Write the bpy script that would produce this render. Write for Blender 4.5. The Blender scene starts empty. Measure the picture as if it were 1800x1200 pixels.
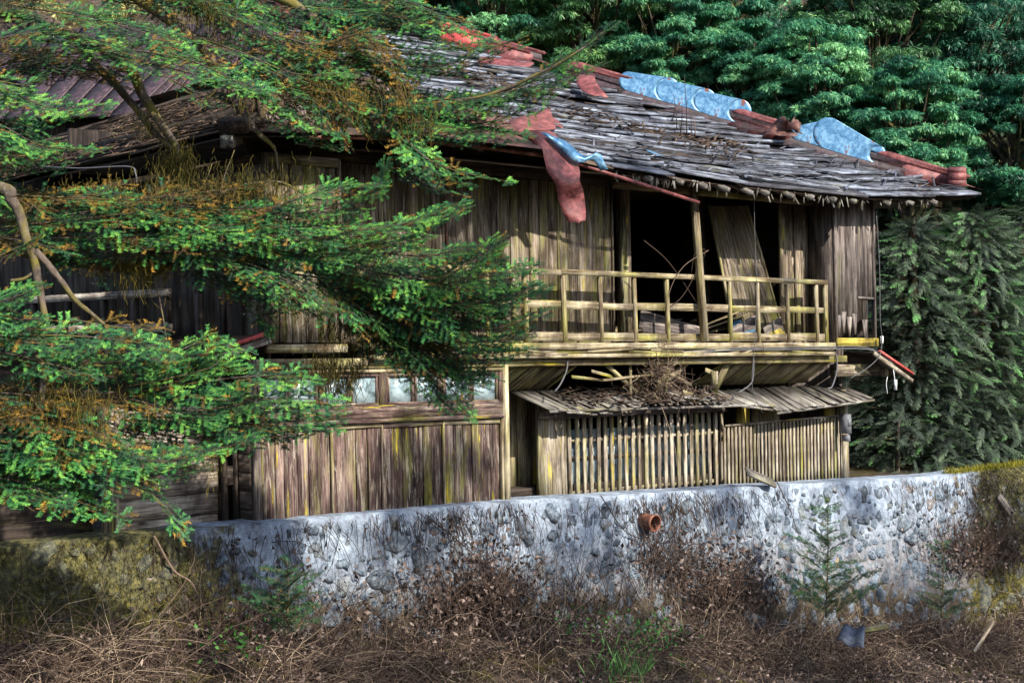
import bpy, math, random
import numpy as np
from mathutils import Vector, noise
random.seed(7); RNG = np.random.default_rng(11)
R = math.radians
scene = bpy.context.scene
COL = scene.collection

# ------------------------------------------------------------------ camera, sky, sun
FPX = 2600.0                                   # focal length in photo pixels (1800 wide)
cd = bpy.data.cameras.new('camera'); cam = bpy.data.objects.new('camera', cd); COL.objects.link(cam)
cd.sensor_width = 36; cd.lens = 36*FPX/1800; cd.clip_start = .1; cd.clip_end = 500
cam.location = (0, 0, 0); cam.rotation_euler = (R(90), 0, 0)
scene.camera = cam
TH = R(39.4)
U = Vector((math.cos(TH), math.sin(TH), 0)); N = Vector((math.sin(TH), -math.cos(TH), 0)); ZZ = Vector((0, 0, 1))
sun_to = (N*1.0 + U*.12 + ZZ*.7).normalized()
SUN_EL = math.asin(sun_to.z); SUN_AZ = math.atan2(sun_to.x, sun_to.y)
w = bpy.data.worlds.new('World'); scene.world = w; w.use_nodes = True
nt = w.node_tree; bg = nt.nodes['Background']
sky = nt.nodes.new('ShaderNodeTexSky'); sky.sky_type = 'NISHITA'; sky.sun_disc = False
sky.sun_elevation = SUN_EL; sky.sun_rotation = SUN_AZ
nt.links.new(sky.outputs[0], bg.inputs[0]); bg.inputs[1].default_value = .15
sd = bpy.data.lights.new('sun', 'SUN'); so = bpy.data.objects.new('sun', sd); COL.objects.link(so)
sd.energy = 4.9; sd.angle = R(.6); sd.color = (1, .93, .8)
so.rotation_euler = sun_to.to_track_quat('Z', 'Y').to_euler()
vs = scene.view_settings; vs.view_transform = 'Standard'; vs.look = 'None'; vs.exposure = 1.0; vs.gamma = 1

# ------------------------------------------------------------------ frames
O = Vector((.383, 16.6, 0)); LEAN = .024
def W(s, d, z): return O + U*(s - LEAN*z) + N*d + ZZ*z
def PP(px, py, Y): return Vector(((px-900)/FPX*Y, Y, (600-py)/FPX*Y))
def SZ(px, py, d=0.0):
    r = Vector(((px-900)/FPX, 1, (600-py)/FPX))
    t = (O + N*d).dot(N)/r.dot(N); P = r*t
    return (P-O).dot(U) + LEAN*P.z, P.z
def S(px, d=0.0, py=600): return SZ(px, py, d)[0]
SL = S(470); SR = S(1540, .1)
# side plane (left face): fixed s, returns d,z
def DZ(px, py, s):
    r = Vector(((px-900)/FPX, 1, (600-py)/FPX))
    t = (O + U*s).dot(U)/r.dot(U); P = r*t
    return (P-O).dot(N), P.z

# ------------------------------------------------------------------ materials
class NT:
    def __init__(s, name):
        s.m = bpy.data.materials.new(name); s.m.use_nodes = True
        s.t = s.m.node_tree; s.b = s.t.nodes['Principled BSDF']; s.out = s.t.nodes['Material Output']
    def n(s, typ, **k):
        o = s.t.nodes.new(typ)
        for a, b in k.items(): setattr(o, a, b)
        return o
    def l(s, a, b): s.t.links.new(a, b)
    def attr(s, nm): return s.n('ShaderNodeAttribute', attribute_name=nm)
    def noise(s, vec, scale, sc=(1, 1, 1), detail=5, rough=.6, dist=0):
        mp = s.n('ShaderNodeMapping'); mp.inputs['Scale'].default_value = sc; s.l(vec, mp.inputs[0])
        n = s.n('ShaderNodeTexNoise'); n.inputs['Scale'].default_value = scale
        n.inputs['Detail'].default_value = detail; n.inputs['Roughness'].default_value = rough; n.inputs['Distortion'].default_value = dist
        s.l(mp.outputs[0], n.inputs['Vector']); return n.outputs[0]
    def ramp(s, fac, stops):
        r = s.n('ShaderNodeValToRGB'); e = r.color_ramp.elements
        while len(e) < len(stops): e.new(.5)
        for i, (p, c) in enumerate(stops): e[i].position = p; e[i].color = (*c, 1) if not isinstance(c, (int, float)) else (c, c, c, 1)
        s.l(fac, r.inputs[0]); return r.outputs[0]
    def mix(s, fac, a, b, mode='MIX'):
        m = s.n('ShaderNodeMix', data_type='RGBA', blend_type=mode); m.clamp_factor = True
        for sock, v in ((m.inputs[0], fac), (m.inputs[6], a), (m.inputs[7], b)):
            if isinstance(v, (int, float)): sock.default_value = v
            elif isinstance(v, tuple): sock.default_value = (*v, 1)
            else: s.l(v, sock)
        return m.outputs[2]
    def math(s, op, a, b=0.0):
        m = s.n('ShaderNodeMath', operation=op)
        for i, v in enumerate((a, b)):
            if isinstance(v, (int, float)): m.inputs[i].default_value = v
            else: s.l(v, m.inputs[i])
        return m.outputs[0]
    def rng(s, v, a, b, c=0.0, d=1.0):
        m = s.n('ShaderNodeMapRange'); s.l(v, m.inputs[0])
        for i, x in enumerate((a, b, c, d)): m.inputs[i+1].default_value = x
        return m.outputs[0]
    def bump(s, h, dist, strength=1.0):
        b = s.n('ShaderNodeBump'); b.inputs['Distance'].default_value = dist; b.inputs['Strength'].default_value = strength
        s.l(h, b.inputs['Height']); s.l(b.outputs[0], s.b.inputs['Normal'])
    def fin(s, col, rough=.85, spec=.3):
        if isinstance(col, tuple): s.b.inputs['Base Color'].default_value = (*col, 1)
        else: s.l(col, s.b.inputs['Base Color'])
        s.b.inputs['Roughness'].default_value = rough; s.b.inputs['Specular IOR Level'].default_value = spec
        return s.m

def wood(name, cd_, cm, cl, moss=.0, mosscol=(.22, .22, .05), yellow=0.0, bright=1.0, pale=0.0):
    t = NT(name); g = t.attr('gc').outputs['Vector']; ti = t.attr('tint').outputs['Fac']
    n1 = t.noise(g, 1, (2.2, 42, 42), 8, .7, .4)
    n2 = t.noise(g, 1, (1.3, 9, 9), 5, .6, .6)
    n3 = t.noise(g, 1, (9, 120, 120), 4, .7)
    mixn = t.math('ADD', t.math('MULTIPLY', n1, .62), t.math('MULTIPLY', n2, .38))
    c = t.ramp(mixn, [(.38, cd_), (.475, cm), (.54, cl), (.62, tuple(min(1, x*1.55) for x in cl))])
    c = t.mix(t.rng(ti, 0, 1, 0, 1), t.mix(1.0, c, (.42, .38, .36), 'MULTIPLY'), c)
    if pale:
        pf = t.math('MULTIPLY', t.rng(t.noise(g, 1, (1.8, 24, 24), 7, .78, .9), .52, .60), pale)
        c = t.mix(pf, c, (.44, .40, .33))
    if moss:
        mo = t.noise(g, 1, (.9, 4.5, 4.5), 5, .65, .3); mo = t.rng(mo, .62-.22*moss, .8-.22*moss)
        mo = t.math('MULTIPLY', mo, t.rng(n1, .35, .6, .35, 1))
        c = t.mix(mo, c, mosscol)
    if yellow:
        yo = t.noise(g, 1, (1.1, 11, 11), 4, .6, .2); yo = t.rng(yo, .70-.17*yellow, .76-.17*yellow)
        yo = t.math('MULTIPLY', yo, t.rng(n3, .4, .55, .2, 1))
        c = t.mix(yo, c, (.50, .42, .02))
    kv = t.n('ShaderNodeTexVoronoi'); km = t.n('ShaderNodeMapping'); km.inputs['Scale'].default_value = (1.5, 5, 5); t.l(g, km.inputs[0]); t.l(km.outputs[0], kv.inputs['Vector']); kv.inputs['Scale'].default_value = 1.0
    c = t.mix(t.rng(kv.outputs['Distance'], .05, .12, .85, 0), c, (.025, .016, .012))
    ck = t.rng(n1, .27, .36, .22, 1)
    c = t.mix(1.0, c, ck, 'MULTIPLY')
    ob = t.n('ShaderNodeTexCoord').outputs['Object']; st = t.noise(ob, 1.0, (2.2, 2.2, .9), 5, .65, .4)
    c = t.mix(1.0, c, t.ramp(st, [(.36, (.34, .30, .30)), (.5, (.78, .75, .74)), (.62, (1.12, 1.1, 1.05))]), 'MULTIPLY')
    if bright != 1: c = t.mix(1.0, c, (bright, bright, bright), 'MULTIPLY')
    t.bump(t.math('ADD', n1, t.math('MULTIPLY', n3, .35)), .012, .9)
    return t.fin(c, .82, .25)
M = {}
M['wood_wall'] = wood('weathered_shutter_wood', (.045, .03, .024), (.15, .115, .08), (.28, .235, .18), .55, (.27, .29, .05), .3, pale=.9)
M['wood_low'] = wood('brown_board_wood', (.028, .013, .015), (.092, .056, .052), (.20, .14, .125), .42, (.24, .25, .04), .55, pale=.8)
M['wood_rail'] = wood('railing_wood', (.09, .06, .03), (.25, .20, .11), (.44, .40, .28), .6, (.31, .31, .07), .32, pale=.5)
M['wood_dark'] = wood('dark_old_wood', (.012, .009, .008), (.045, .035, .029), (.10, .08, .068), .1)  # dark wood for sheltered parts; eave shade is put into its colour
M['wood_grey'] = wood('grey_box_wood', (.04, .03, .03), (.15, .13, .125), (.30, .27, .25), .12, (.22, .22, .08), .1)
M['wood_lat'] = wood('lattice_wood', (.08, .06, .04), (.27, .23, .17), (.50, .46, .38), .5, (.30, .30, .07), .5)
M['wood_soffit'] = wood('soffit_wood', (.06, .045, .025), (.22, .18, .105), (.42, .36, .23), .65, (.22, .24, .05), .15, pale=.4)
M['wood_pent'] = wood('pent_roof_wood', (.04, .036, .032), (.15, .14, .13), (.32, .32, .31), .35, (.24, .24, .08), .1, pale=.5)
M['wood_roof'] = wood('roof_shingle_wood', (.018, .016, .018), (.075, .08, .10), (.24, .28, .36), .12, (.18, .17, .06), 0)  # bluer grain puts the sky's sheen into the wood colour
M['wood_bark'] = wood('roof_bark', (.02, .013, .01), (.075, .05, .038), (.16, .115, .085), .25, (.14, .11, .04), 0)
M['wood_yel'] = wood('yellow_lichened_wood', (.12, .09, .02), (.34, .28, .05), (.5, .42, .08), .3, (.3, .26, .06), .75)
M['wood_sid'] = wood('siding_wood', (.06, .045, .04), (.25, .21, .17), (.46, .41, .35), .12, (.22, .2, .08), 0, pale=.8)

def metal(name, base, dark, light, metallic=0.0, rough=.6):
    t = NT(name); g = t.n('ShaderNodeTexCoord').outputs['Object']
    n1 = t.noise(g, 9, detail=7, rough=.7); n2 = t.noise(g, 55, detail=4)
    c = t.ramp(n1, [(.36, dark), (.5, base), (.62, light)])
    c = t.mix(t.rng(n2, .4, .7, 0, .5), c, dark)
    t.bump(t.math('ADD', n1, n2), .006, .5)
    t.b.inputs['Metallic'].default_value = metallic
    return t.fin(c, rough, .4)
M['rust'] = metal('rust_red_sheet', (.165, .042, .042), (.055, .018, .02), (.27, .09, .088))
M['rust_d'] = metal('dark_rust_sheet', (.10, .04, .03), (.04, .02, .018), (.2, .09, .065))
M['purple'] = metal('dull_purple_sheet', (.042, .025, .031), (.015, .011, .014), (.10, .055, .075))
M['red'] = metal('red_painted_trim', (.42, .05, .045), (.2, .03, .03), (.5, .1, .08))
M['clay'] = metal('terracotta', (.20, .075, .045), (.07, .03, .022), (.3, .13, .08))
def galv():
    t = NT('galvanised_sheet'); g = t.n('ShaderNodeTexCoord').outputs['Object']
    v = t.n('ShaderNodeTexVoronoi'); v.inputs['Scale'].default_value = 28; t.l(g, v.inputs['Vector'])
    n1 = t.noise(g, 30, detail=6, rough=.8); n2 = t.noise(g, 5, detail=5)
    n6 = t.noise(g, 7, detail=9, rough=.78, dist=.3); a = t.math('ADD', t.math('MULTIPLY', n6, .85), t.math('MULTIPLY', n1, .35))
    c = t.ramp(a, [(.45, (.035, .09, .17)), (.58, (.09, .23, .40)), (.70, (.24, .43, .60))])
    c = t.mix(t.rng(n2, .64, .68), c, (.22, .08, .05))
    t.bump(n1, .003, .4); t.b.inputs['Metallic'].default_value = .45
    return t.fin(c, .38, .5)
M['galv'] = galv()
def flat(name, c, rough=.8, var=.25, sc=6):
    t = NT(name); g = t.n('ShaderNodeTexCoord').outputs['Object']
    n1 = t.noise(g, sc, detail=6)
    col = t.mix(t.rng(n1, .3, .7), tuple(x*(1-var) for x in c), tuple(min(1, x*(1+var)) for x in c))
    t.bump(n1, .004, .3); return t.fin(col, rough)
M['cable'] = flat('grey_cable', (.10, .10, .11)); M['white'] = flat('white_plastic', (.7, .72, .74), .5)
M['navy'] = flat('dark_blue_scrap', (.05, .06, .085), .6, .7, 12); M['ink'] = flat('dark_print', (.03, .03, .03)); M['grey_box'] = flat('grey_plastic', (.13, .135, .15), .5)
def glass():
    t = NT('frosted_glass'); g = t.n('ShaderNodeTexCoord').outputs['Object']
    n1 = t.noise(g, 5, detail=6, rough=.7)
    c = t.ramp(n1, [(.38, (.08, .11, .12)), (.5, (.22, .30, .34)), (.64, (.42, .52, .56))])
    return t.fin(c, .25, .5)
M['glass'] = glass()

def foliage(name, stops, rough=.5, spec=.4, trans=.25, big=None):
    t = NT(name); ti = t.attr('tint').outputs['Fac']
    c = t.ramp(ti, stops)
    if big:
        g = t.n('ShaderNodeTexCoord').outputs['Object']
        c = t.mix(t.rng(t.noise(g, big[0], detail=3), .45, .62), c, big[1])
    t.fin(c, rough, spec)
    if trans:
        tr = t.n('ShaderNodeBsdfTranslucent'); t.l(c, tr.inputs[0]) if not isinstance(c, tuple) else None
        ms = t.n('ShaderNodeMixShader'); ms.inputs[0].default_value = trans
        t.l(t.b.outputs[0], ms.inputs[1]); t.l(tr.outputs[0], ms.inputs[2]); t.l(ms.outputs[0], t.out.inputs[0])
    return t.m
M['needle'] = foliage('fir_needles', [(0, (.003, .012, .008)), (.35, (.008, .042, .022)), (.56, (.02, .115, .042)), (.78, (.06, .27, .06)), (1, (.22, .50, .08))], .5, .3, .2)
M['dead'] = foliage('dead_fir_needles', [(0, (.015, .012, .006)), (.45, (.09, .058, .012)), (.8, (.20, .115, .02)), (1, (.38, .22, .035))], .8, .1, .15)
M['mossy'] = foliage('hanging_moss', [(0, (.02, .02, .007)), (.6, (.065, .058, .016)), (1, (.17, .13, .028))], .9, .1, .15)
M['leaf'] = foliage('broad_leaves', [(0, (.008, .04, .028)), (.4, (.024, .12, .07)), (.7, (.06, .25, .125)), (1, (.22, .48, .20))], .48, .4, .25)
M['leaf2'] = foliage('olive_leaves', [(0, (.012, .04, .018)), (.4, (.035, .11, .045)), (.7, (.09, .23, .075)), (1, (.28, .46, .16))], .48, .4, .25)
M['leafy'] = foliage('yellow_leaves', [(0, (.03, .05, .015)), (.5, (.12, .14, .04)), (1, (.42, .38, .14))], .5, .3, .3)
M['cyp'] = foliage('cypress_sprays', [(0, (.014, .02, .016)), (.3, (.07, .095, .075)), (.65, (.13, .19, .11)), (1, (.15, .38, .12))], .6, .2, .1)
M['sap'] = foliage('sapling_needles', [(0, (.008, .03, .015)), (.5, (.02, .09, .035)), (1, (.06, .19, .05))], .5, .3, .15)
M['weed'] = foliage('weed_leaves', [(0, (.015, .05, .012)), (1, (.07, .20, .04))], .5, .3, .25)
M['dry'] = foliage('dry_stems', [(0, (.022, .015, .013)), (.5, (.075, .05, .04)), (.85, (.185, .13, .095)), (1, (.42, .33, .23))], .85, .15, 0)
M['dleaf'] = foliage('dead_leaves', [(0, (.03, .02, .018)), (.5, (.10, .07, .06)), (1, (.30, .23, .20))], .85, .15, .1)
M['ymoss'] = foliage('yellow_moss', [(0, (.04, .038, .008)), (.5, (.13, .125, .018)), (1, (.34, .31, .04))], .9, .1, .15)
def bark(name, a, b, moss):
    t = NT(name); g = t.n('ShaderNodeTexCoord').outputs['Object']
    n1 = t.noise(g, 14, (1, 1, .5), 8, .75); n2 = t.noise(g, 5, detail=4); n3 = t.noise(g, 30, detail=3)
    c = t.mix(t.rng(n1, .38, .62), a, b); c = t.mix(t.rng(n3, .64, .7, 0, .8), c, (.30, .30, .26))
    c = t.mix(t.math('MULTIPLY', t.rng(n2, .48, .6), moss), c, (.15, .13, .02))
    t.bump(n1, .02, 1.0); return t.fin(c, .9, .15)
M['bark'] = bark('fir_bark', (.035, .026, .022), (.14, .11, .09), .7)
M['bark2'] = bark('forest_bark', (.02, .016, .014), (.08, .065, .05), .4)

# --- ground: leaf litter, moss, ochre hillside
def groundmat():
    t = NT('forest_floor'); g = t.n('ShaderNodeTexCoord').outputs['Object']
    n1 = t.noise(g, 7, detail=9, rough=.75); n2 = t.noise(g, .8, detail=5); n3 = t.noise(g, 1.9, detail=6, rough=.7)
    c = t.ramp(n1, [(.33, (.014, .010, .008)), (.5, (.05, .038, .032)), (.66, (.15, .115, .095))])
    c = t.mix(t.rng(n3, .5, .62, 0, .8), c, (.08, .07, .015))
    sx = t.n('ShaderNodeSeparateXYZ'); t.l(g, sx.inputs[0])
    hill = t.rng(sx.outputs[1], 26, 31)
    hc = t.ramp(t.noise(g, 1.3, detail=7, rough=.75), [(.36, (.04, .05, .02)), (.5, (.24, .2, .08)), (.6, (.6, .53, .32))])
    c = t.mix(hill, c, hc)
    t.bump(n1, .05, 1.0); return t.fin(c, .95, .1)
M['ground'] = groundmat()
# --- retaining wall: mortar, moss at both ends (s attribute), damp stains
def wallmat(stone=False):
    t = NT('wall_cobbles' if stone else 'wall_mortar')
    g = t.n('ShaderNodeTexCoord').outputs['Object']; wc = t.attr('gc').outputs['Vector']
    sx = t.n('ShaderNodeSeparateXYZ'); t.l(wc, sx.inputs[0]); s_ = sx.outputs[0]; h_ = sx.outputs[1]
    n1 = t.noise(g, 3.2, detail=8, rough=.72); n2 = t.noise(g, 16, detail=8, rough=.75); n4 = t.noise(g, 2.0, detail=6, rough=.7, dist=.5)
    if stone:
        ti = t.attr('tint').outputs['Fac']
        c = t.ramp(ti, [(0, (.04, .06, .09)), (.3, (.075, .115, .165)), (.6, (.13, .18, .24)), (.8, (.16, .135, .09)), (1, (.12, .08, .09))])
        c = t.mix(t.rng(n2, .4, .66), t.mix(1.0, c, (.6, .6, .62), 'MULTIPLY'), t.mix(.35, c, (.62, .68, .74)))
        c = t.mix(t.rng(n1, .55, .7, 0, .6), c, (.16, .13, .06)); c = t.mix(t.rng(t.noise(g, 6, detail=8, rough=.8, dist=.6), .6, .66, 0, .6), c, (.34, .36, .39))
    else:
        c = t.ramp(t.math('ADD', t.math('MULTIPLY', n1, .6), t.math('MULTIPLY', n2, .4)),
                   [(.36, (.07, .078, .095)), (.43, (.16, .18, .22)), (.50, (.24, .285, .36)), (.60, (.42, .50, .60))])
        c = t.mix(t.rng(t.math('ADD', h_, t.math('MULTIPLY', n1, .6)), .75, 1.3, 0, .8), c, t.mix(t.rng(n2, .4, .6), (.08, .07, .065), (.24, .23, .24)))
        c = t.mix(t.rng(n2, .60, .68, 0, .5), c, (.10, .10, .11))
        c = t.mix(t.rng(n4, .66, .72, 0, .6), c, (.42, .30, .12))
    # moss: left end, right end, low down
    mcol = t.ramp(n2, [(.36, (.020, .018, .006)), (.5, (.07, .062, .014)), (.64, (.19, .165, .035))])
    jit = t.math('MULTIPLY', t.math('SUBTRACT', n4, .5), 2.6); jit2 = t.math('MULTIPLY', t.math('SUBTRACT', n2, .5), 1.5)
    lft = t.rng(t.math('ADD', t.math('ADD', s_, jit), t.math('MULTIPLY', h_, -.5)), -4.55, -4.25, 1, 0)
    rgt = t.rng(t.math('ADD', t.math('ADD', s_, jit), t.math('MULTIPLY', h_, .45)), 7.9, 8.2)
    low = t.rng(t.math('ADD', t.math('ADD', h_, t.math('MULTIPLY', jit, .25)), t.math('ADD', jit2, t.math('MULTIPLY', s_, -.07))), .98, 1.10, 0, .9)
    c = t.mix(t.math('MULTIPLY', low, .3 if stone else .95), c, t.mix(1.0, mcol, (.5, .36, .36), 'MULTIPLY'))
    c = t.mix(t.math('MULTIPLY', lft, .75 if stone else .93), c, mcol); c = t.mix(t.math('MULTIPLY', rgt, .6 if stone else .93), c, mcol)
    t.bump(t.math('ADD', n1, t.math('MULTIPLY', n2, .6)), .05, 1.0)
    return t.fin(c, .9, .2)
M['mortar'] = wallmat(); M['cobble'] = wallmat(True)

# ------------------------------------------------------------------ object helpers
def tag(o, label=None, cat=None, group=None, kind=None):
    for k, v in (('label', label), ('category', cat), ('group', group), ('kind', kind)):
        if v: o[k] = v
    return o
def empty(name, loc, label, cat, group=None, kind=None):
    o = bpy.data.objects.new(name, None); COL.objects.link(o); o.location = loc; o.empty_display_size = .2
    return tag(o, label, cat, group, kind)
def worldloc(o):
    v = Vector(o.location)
    while o.parent: o = o.parent; v += o.location
    return v
def mkobj(name, V, F, mat, parent=None, gc=None, tint=None, smooth=False, loc=None):
    V = np.asarray(V, dtype=np.float32).reshape(-1, 3)
    if loc is None: loc = V.mean(axis=0) if len(V) else np.zeros(3)
    loc = np.asarray(loc, dtype=np.float32)
    me = bpy.data.meshes.new(name); me.vertices.add(len(V)); me.vertices.foreach_set('co', (V-loc).ravel())
    if isinstance(F, np.ndarray):
        k = F.shape[1]; nf = len(F); li = F.ravel().astype(np.int32)
        st = np.arange(nf, dtype=np.int32)*k
    else:
        st = np.cumsum([0]+[len(f) for f in F])[:-1].astype(np.int32); nf = len(F)
        li = np.array([i for f in F for i in f], dtype=np.int32)
    me.loops.add(len(li)); me.loops.foreach_set('vertex_index', li)
    me.polygons.add(nf); me.polygons.foreach_set('loop_start', st)
    if smooth: me.polygons.foreach_set('use_smooth', np.ones(nf, dtype=bool))
    if gc is not None:
        a = me.attributes.new('gc', 'FLOAT_VECTOR', 'POINT'); a.data.foreach_set('vector', np.asarray(gc, dtype=np.float32).ravel())
    if tint is not None:
        a = me.attributes.new('tint', 'FLOAT', 'POINT'); a.data.foreach_set('value', np.asarray(tint, dtype=np.float32).ravel())
    me.update(calc_edges=True); me.validate()
    me.materials.append(mat)
    o = bpy.data.objects.new(name, me); COL.objects.link(o)
    if parent is not None: o.parent = parent; o.location = Vector(loc) - worldloc(parent)
    else: o.location = Vector(loc)
    return o

class MB:
    def __init__(s): s.v = []; s.f = []; s.g = []; s.t = []
    def hexa(s, P, L, tint=None, axis=0):       # P 8 pts: index bits (a,b,c); L lengths; axis = which is grain
        if tint is None: tint = random.random()
        o = [random.uniform(0, 50) for _ in range(3)]; b = len(s.v)
        for i, p in enumerate(P):
            c = [(i & 1)*L[0], ((i >> 1) & 1)*L[1], ((i >> 2) & 1)*L[2]]
            c = [c[axis]] + [c[k] for k in range(3) if k != axis]
            s.v.append(tuple(p)); s.g.append((c[0]+o[0], c[1]+o[1], c[2]+o[2])); s.t.append(tint)
        for q in ((0, 2, 3, 1), (4, 5, 7, 6), (0, 1, 5, 4), (2, 6, 7, 3), (0, 4, 6, 2), (1, 3, 7, 5)):
            s.f.append(tuple(b+k for k in q))
    def slab(s, bl, br, tl, tr, tv, tint=None, axis=1):
        L = ((br-bl).length, (tl-bl).length, tv.length)
        s.hexa([bl, br, tl, tr, bl+tv, br+tv, tl+tv, tr+tv], L, tint, axis)
    def bar(s, p, q, w, h, up=ZZ, tint=None):
        p, q = Vector(p), Vector(q); a = (q-p).normalized(); x = a.cross(up)
        if x.length < 1e-4: x = a.cross(N)
        x.normalize(); y = x.cross(a).normalized(); x = x*w/2; y = y*h/2
        s.hexa([p-x-y, q-x-y, p+x-y, q+x-y, p-x+y, q-x+y, p+x+y, q+x+y], ((q-p).length, w, h), tint, 0)
    def board(s, s0, s1, z0, z1, d, th, tint=None, axis=1, j=.004):   # rectangle in the facade frame, front at d
        r = lambda: random.uniform(-j, j)
        s.slab(W(s0+r(), d+r(), z0+r()), W(s1+r(), d+r(), z0+r()), W(s0+r(), d+r(), z1+r()), W(s1+r(), d+r(), z1+r()), -N*th, tint, axis)
    def sboard(s, d0, d1, z0, z1, sp, th, tint=None, axis=1):         # same on the left face, front at s=sp
        s.slab(W(sp, d0, z0), W(sp, d1, z0), W(sp, d0, z1), W(sp, d1, z1), U*th, tint, axis)
    def tube(s, pts, rad, n=6, tint=None):
        if tint is None: tint = random.random()
        pts = [Vector(p) for p in pts]; b = len(s.v); o = random.uniform(0, 50); m = len(pts); ln = 0
        if not isinstance(rad, (list, tuple)): rad = [rad]*m
        pa = None
        for i, p in enumerate(pts):
            a = (pts[min(i+1, m-1)] - pts[max(i-1, 0)]).normalized()
            if pa is None: x = a.orthogonal().normalized()
            else: x = (x - a*x.dot(a)).normalized()
            pa = a; y = a.cross(x)
            if i: ln += (p-pts[i-1]).length
            for k in range(n):
                an = 2*math.pi*k/n; rr = rad[i]
                s.v.append(tuple(p + (x*math.cos(an) + y*math.sin(an))*rr)); s.g.append((ln+o, k/n*rad[i]*6+o, 0)); s.t.append(tint)
        for i in range(m-1):
            for k in range(n):
                k2 = (k+1) % n; s.f.append((b+i*n+k, b+i*n+k2, b+(i+1)*n+k2, b+(i+1)*n+k))
        s.f.append(tuple(b+k for k in range(n))[::-1]); s.f.append(tuple(b+(m-1)*n+k for k in range(n)))
    def sheet(s, grid, th, tint=.6):              # grid[i][j] of points -> thick curved sheet
        m, n = len(grid), len(grid[0]); b = len(s.v); Ns = []
        for i in range(m):
            for j in range(n):
                a = grid[min(i+1, m-1)][j]-grid[max(i-1, 0)][j]; c = grid[i][min(j+1, n-1)]-grid[i][max(j-1, 0)]
                q = a.cross(c); Ns.append(q.normalized() if q.length > 1e-9 else ZZ)
        for side in (0, 1):
            for i in range(m):
                for j in range(n):
                    s.v.append(tuple(grid[i][j] + Ns[i*n+j]*th*side)); s.g.append((i*.1, j*.1, side)); s.t.append(tint)
        K = m*n
        for i in range(m-1):
            for j in range(n-1):
                a = b+i*n+j; s.f.append((a, a+1, a+n+1, a+n)); s.f.append((a+K, a+K+n, a+K+n+1, a+K+1))
        for i in range(m-1):
            for j in (0, n-1):
                a = b+i*n+j; s.f.append((a, a+n, a+n+K, a+K) if j == 0 else (a, a+K, a+n+K, a+n))
        for j in range(n-1):
            for i in (0, m-1):
                a = b+i*n+j; s.f.append((a, a+K, a+1+K, a+1) if i == 0 else (a, a+1, a+1+K, a+K))
    def build(s, name, mat, parent=None, smooth=False, loc=None):
        return mkobj(name, s.v, s.f, mat, parent, s.g, s.t, smooth, loc)
def label(o, t): o['label'] = t; return o

# bulk numpy geometry
def unit(a): return a/np.maximum(np.linalg.norm(a, axis=-1, keepdims=True), 1e-9)
def kites(P, D, X, ln, wd, mid=.45, fold=0.0):   # leaf quads: base, side, tip, side
    n = len(P); ln = np.broadcast_to(ln, n)[:, None]; wd = np.broadcast_to(wd, n)[:, None]
    Nn = unit(np.cross(D, X)); a = P; b = P+D*ln*mid+X*wd*.5-Nn*wd*fold; c = P+D*ln; d = P+D*ln*mid-X*wd*.5-Nn*wd*fold
    V = np.stack([a, b, c, d], 1).reshape(-1, 3); F = np.arange(n*4).reshape(n, 4); return V, F
def prisms(A, B, ra, rb):
    n = len(A); D = unit(B-A); ref = np.where(np.abs(D[:, 2:3]) > .9, np.array([[1., 0, 0]]), np.array([[0, 0, 1.]]))
    x = unit(np.cross(D, ref)); y = np.cross(D, x); ra = np.broadcast_to(ra, n)[:, None]; rb = np.broadcast_to(rb, n)[:, None]
    vs_ = []
    for C_, r in ((A, ra), (B, rb)):
        for k in range(3):
            an = 2*math.pi*k/3; vs_.append(C_ + (x*math.cos(an)+y*math.sin(an))*r)
    V = np.stack(vs_, 1).reshape(-1, 3); b = np.arange(n)[:, None]*6
    F = np.concatenate([b+np.array([[k, (k+1) % 3, 3+(k+1) % 3, 3+k]]) for k in range(3)], 0); return V, F
class Bulk:
    def __init__(s): s.V = []; s.F = []; s.T = []; s.n = 0
    def add(s, V, F, t):
        s.V.append(V); s.F.append(F+s.n); s.T.append(np.broadcast_to(t, len(V)) if np.ndim(t) == 0 else t); s.n += len(V)
    def build(s, name, mat, parent=None, loc=None):
        if not s.V: return None
        return mkobj(name, np.concatenate(s.V), np.concatenate(s.F), mat, parent, None, np.clip(np.concatenate(s.T), 0, 1), False, loc)
def rvec(n): return unit(RNG.normal(size=(n, 3)))
def spline(pts, n):
    pts = [Vector(p) for p in pts]; out = []
    P = [pts[0]*2-pts[1]] + pts + [pts[-1]*2-pts[-2]]; m = len(pts)-1
    for i in range(n):
        t = i/(n-1)*m; k = min(int(t), m-1); f = t-k; a, b, c, d = P[k:k+4]
        out.append(.5*((2*b) + (c-a)*f + (2*a-5*b+4*c-d)*f*f + (3*b-a-3*c+d)*f**3))
    return out

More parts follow.
